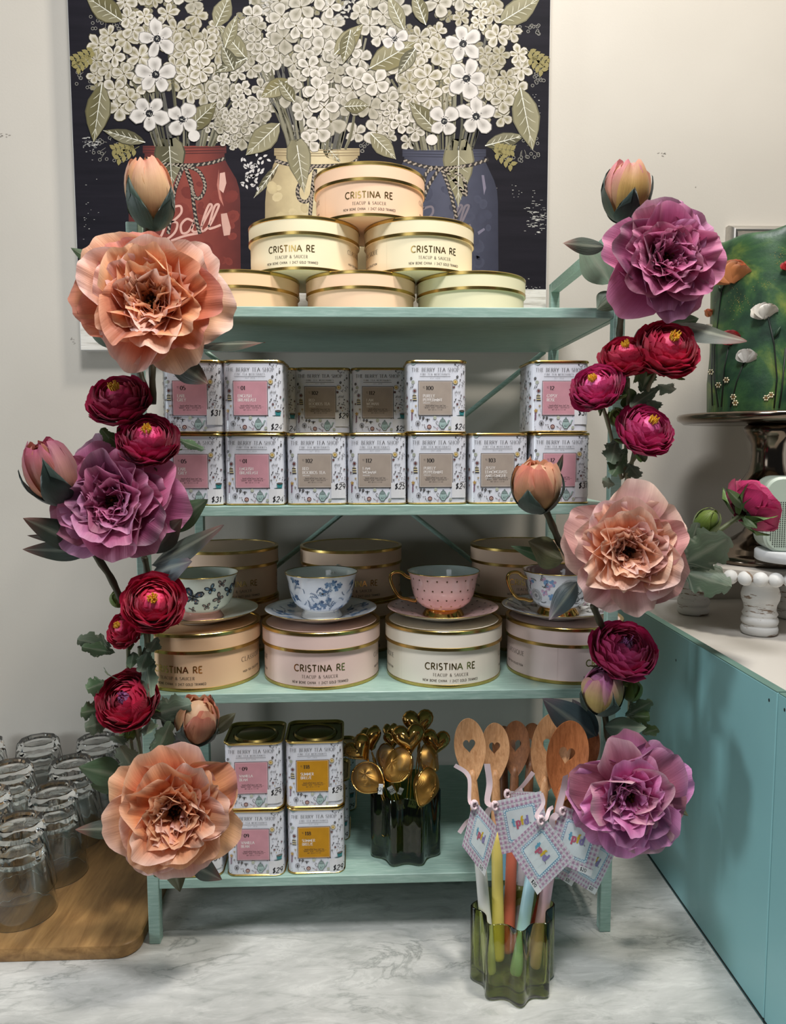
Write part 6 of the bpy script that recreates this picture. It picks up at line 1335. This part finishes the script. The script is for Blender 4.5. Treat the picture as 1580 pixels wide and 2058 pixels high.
for (x, y) in ((.571, .132), (.532, .270), (.680, .232)):
    ob('leg', Geo().lathe([(r, z) for r, z in lp], 40), M_white, rs, loc=(x - RX, y - RY, 0))
SX, SY = .610, .200; zb = .4762
cs = thing('cake_stand', 'dark nickel pedestal cake stand standing on the beaded riser', 'cake stand', (SX, SY, zb)); H = .7075 - zb
ob('pedestal', Geo().lathe([(0, .0006), (.082, .0006), (.084, .003), (.083, .009), (.078, .013), (.074, .016), (.070, .022), (.060, .030), (.046, .036), (.032, .046), (.026, .058), (.024, .070), (.0260, .082), (.031, .092), (.040, .098), (.0445, .104), (.0455, .112), (.043, .119), (.0385, .124), (.033, .131), (.0265, .142), (.0235, .155), (.0225, .170), (.0240, .185), (.030, .196), (.0345, .203), (.0345, .210), (.028, .216), (0, .216)], 64), M_nickel, cs)
ob('plate', Geo().lathe([(0, H - .016), (.045, H - .016), (.110, H - .015), (.124, H - .016), (.128, H - .013), (.1335, H - .010), (.135, H - .005), (.133, H - .001), (.128, H), (.122, H - .002), (0, H - .002)], 80), M_nickel, cs)
# cake
ck = NT('green_marbled_fondant'); v = ck.coord(); n = ck.noise(v, 9, 6, .6, 1.4); n3 = ck.noise(v, 60, 4, .6)
ck.set(ck.ramp(n, [(.28, S(18, 38, 28)), (.42, S(32, 64, 44)), (.52, S(52, 88, 50)), (.60, S(92, 116, 54)), (.70, S(140, 146, 66))]), .45); ck.bump(n3, .35, .002)
zc = .7062; HCk = .262; RC = .0895
cake = thing('cake', 'tall green marbled cake with sugar poppies on the nickel cake stand', 'cake', (SX, SY, zc))
g = Geo(); V = []; Fc = []; n_ = 72; zs_ = [0, .004, .05, .1, .15, .2, .24, .25, .258, .262]
for j, z in enumerate(zs_):
    for i in range(n_ + 1):
        a = 2 * PI * i / n_; w = .0012 * math.sin(5 * a + z * 30) + .0009 * math.sin(11 * a - z * 60); r = RC + w - (.0012 if j == 0 else 0); zz = z
        if j >= 7: zz = z + .004 * math.sin(3 * a) + .0022 * math.sin(7 * a + 1); r = RC + w - (0, .0015, .0045)[j - 7]
        V.append((r * math.cos(a), r * math.sin(a), zz))
V.append((0, 0, .258)); c0 = len(V) - 1
for j in range(len(zs_) - 1):
    for i in range(n_): a = j * (n_ + 1) + i; Fc.append((a, a + 1, a + n_ + 2, a + n_ + 1))
for i in range(n_): Fc.append(((len(zs_) - 1) * (n_ + 1) + i, (len(zs_) - 1) * (n_ + 1) + i + 1, c0))
ob('fondant', g.add(V, Fc), ck.m, cake)
def cpt(u, v, lift=.0):     # point of the cake side seen at u, v (local to the cake)
    d = ray(u, v); o = CAM - Vector((SX, SY, 0)); A = d.x ** 2 + d.y ** 2; B = 2 * (o.x * d.x + o.y * d.y); Cc = o.x ** 2 + o.y ** 2 - (RC + .0014 + lift) ** 2
    q = B * B - 4 * A * Cc; t = (-B - math.sqrt(max(0, q))) / (2 * A); p = CAM + d * t; return p - Vector((SX, SY, zc))
def sugar(u, v, w, col, seed, name='sugar_poppy'):
    rr = random.Random(seed); c = cpt(u, v); out_ = Vector((c.x, c.y, 0)).normalized(); R = px(w * 1.7, .12); g = Geo(); B = basis(out_)
    for i in range(7):
        t = -1.25 + 2.5 * i / 6; s2 = petal_geo(rr, R * 1.0, R * 1.15, math.radians(8), math.radians(28), .2, R * .10, scl(col, .8), col, scl(col, 1.1), .001, 0, 8, 7, .1)
        Mx = Matrix.Translation(c - Vector((0, 0, R * .9))) @ Matrix.Rotation(t * .55 + .05, 4, out_) @ Matrix.Translation(out_ * (.0015 + .0012 * (i % 3))) @ basis((0, 0, 1)) @ Matrix.Rotation(math.atan2(out_.y, out_.x) - PI / 2 * 0 + rr.uniform(-.5, .5), 4, 'Z')
        g.add(s2.v, s2.f, s2.c, s2.uv, 0, Mx)
    return ob(name, g, M_stem, cake)
sugar(1474, 528, 27, S(226, 140, 84), 1); sugar(1472, 666, 18, S(186, 36, 46), 2); sugar(1536, 612, 19, S(226, 220, 208), 3); sugar(1501, 704, 16, S(230, 226, 218), 4); sugar(1580, 528, 10, S(190, 40, 44), 5); sugar(1429, 622, 10, S(216, 124, 76), 6); sugar(1429, 652, 7, S(222, 214, 200), 7)
for (pts) in (((1470, 545), (1450, 585), (1444, 640), (1436, 700), (1436, 760), (1444, 818)), ((1467, 688), (1456, 740), (1450, 818)), ((1543, 632), (1556, 690), (1562, 760), (1556, 820)), ((1499, 718), (1480, 770), (1468, 818)), ((1579, 700), (1572, 780), (1566, 820)), ((1432, 690), (1430, 760), (1432, 815))):
    ob('sugar_stem', Geo().tube([cpt(u, v) for u, v in pts], .0011, 6, S(22, 30, 24)), M_stem, cake)
for (u, v, dx, dy) in ((1449, 588, -4, -14), (1464, 698, 6, -10), (1556, 678, 14, -22), (1582, 640, 8, -10)): 
    a_, b_ = cpt(u, v), cpt(u + dx, v + dy, .002); ob('sugar_leaf', Geo().tube([a_, a_.lerp(b_, .5), b_], [.0008, .0030, .0004], 6, S(34, 62, 40)), M_stem, cake)
g = Geo(); rr = random.Random(3)
for (u, v, s_, n__) in ((1488, 610, 14, 70), (1566, 520, 12, 40), (1540, 565, 9, 20)):
    for k in range(n__): g.ball(cpt(rr.gauss(u, s_), rr.gauss(v, s_), -.0004), .0004, 4, S(214, 180, 90))
ob('gold_sprinkles', g, M_stem, cake, kind='stuff')
for (u, v) in ((1478, 810), (1540, 800), (1444, 774), (1429, 748), (1550, 794), (1460, 764), (1474, 798)):
    g = Geo()
    for k in range(6): t = k * 1.05; c = cpt(u + 4.5 * math.cos(t), v + 4.5 * math.sin(t)); g.ball(c, .0016, 6, S(224, 210, 176))
    g.ball(cpt(u, v), .0014, 6, S(170, 120, 60)); ob('sugar_daisy', g, M_stem, cake)
# speaker
spk = thing('speaker', 'small mint green speaker with dotted grille on a pale grey round base', 'speaker', (.6080, .1080, .4900), -.25)
M_mint = mat_plain('mint_plastic', S(186, 198, 184), .4, var=.02)
ob('base', Geo().lathe([(0, .0005), (.052, .0005), (.055, .003), (.055, .0145), (.053, .0165), (0, .0165)], 64), mat_plain('pale_grey_plastic', S(200, 202, 204), .3, var=.02), spk, sharp=60)
def rbox(w, h, r, y0, y1, z0, n=8, b=.003):
    o = []
    for (cx, cz, a0) in ((w / 2 - r, r, -90), (w / 2 - r, h - r, 0), (-w / 2 + r, h - r, 90), (-w / 2 + r, r, 180)):
        for i in range(n + 1): a = math.radians(a0 + 90 * i / n); o.append((cx + r * math.cos(a), cz + r * math.sin(a)))
    V = []; Fc = []; m = len(o)
    for (yy, k) in ((y0, b), (y0 + b, 0), (y1 - b, 0), (y1, b)):
        V += [(x * (1 - k / (w / 2)), yy, z0 + h / 2 + (z - h / 2) * (1 - k / (h / 2))) for x, z in o]
    for j in range(3):
        for i in range(m): q = (i + 1) % m; Fc.append((j * m + i, j * m + q, (j + 1) * m + q, (j + 1) * m + i))
    Fc.append(tuple(range(m))); Fc.append(tuple(3 * m + i for i in range(m))); return Geo().add(V, Fc)
ob('housing', rbox(.104, .108, .022, -.030, .030, .0158), M_mint, spk, sharp=40)
ob('face_rim', rbox(.098, .102, .019, -.0312, -.0295, .0188, 8, .0004), mat_plain('mint_face', S(170, 184, 170), .35, var=.02), spk, sharp=40)
g = Geo()
for i in range(30):
    for j in range(22):
        x, z = -.0435 + i * .0030, .0245 + j * .0030
        if math.hypot(max(0, abs(x) - .030), max(0, .036 - z)) < .0145: g.lathe([(0, 0), (.00095, 0)], 6, (.03, .035, .03), 0, Matrix.Translation((x, -.0318, z)) @ Matrix.Rotation(PI / 2, 4, 'X'))
ob('grille_holes', g, M_stem, spk, kind='stuff', smooth=False)
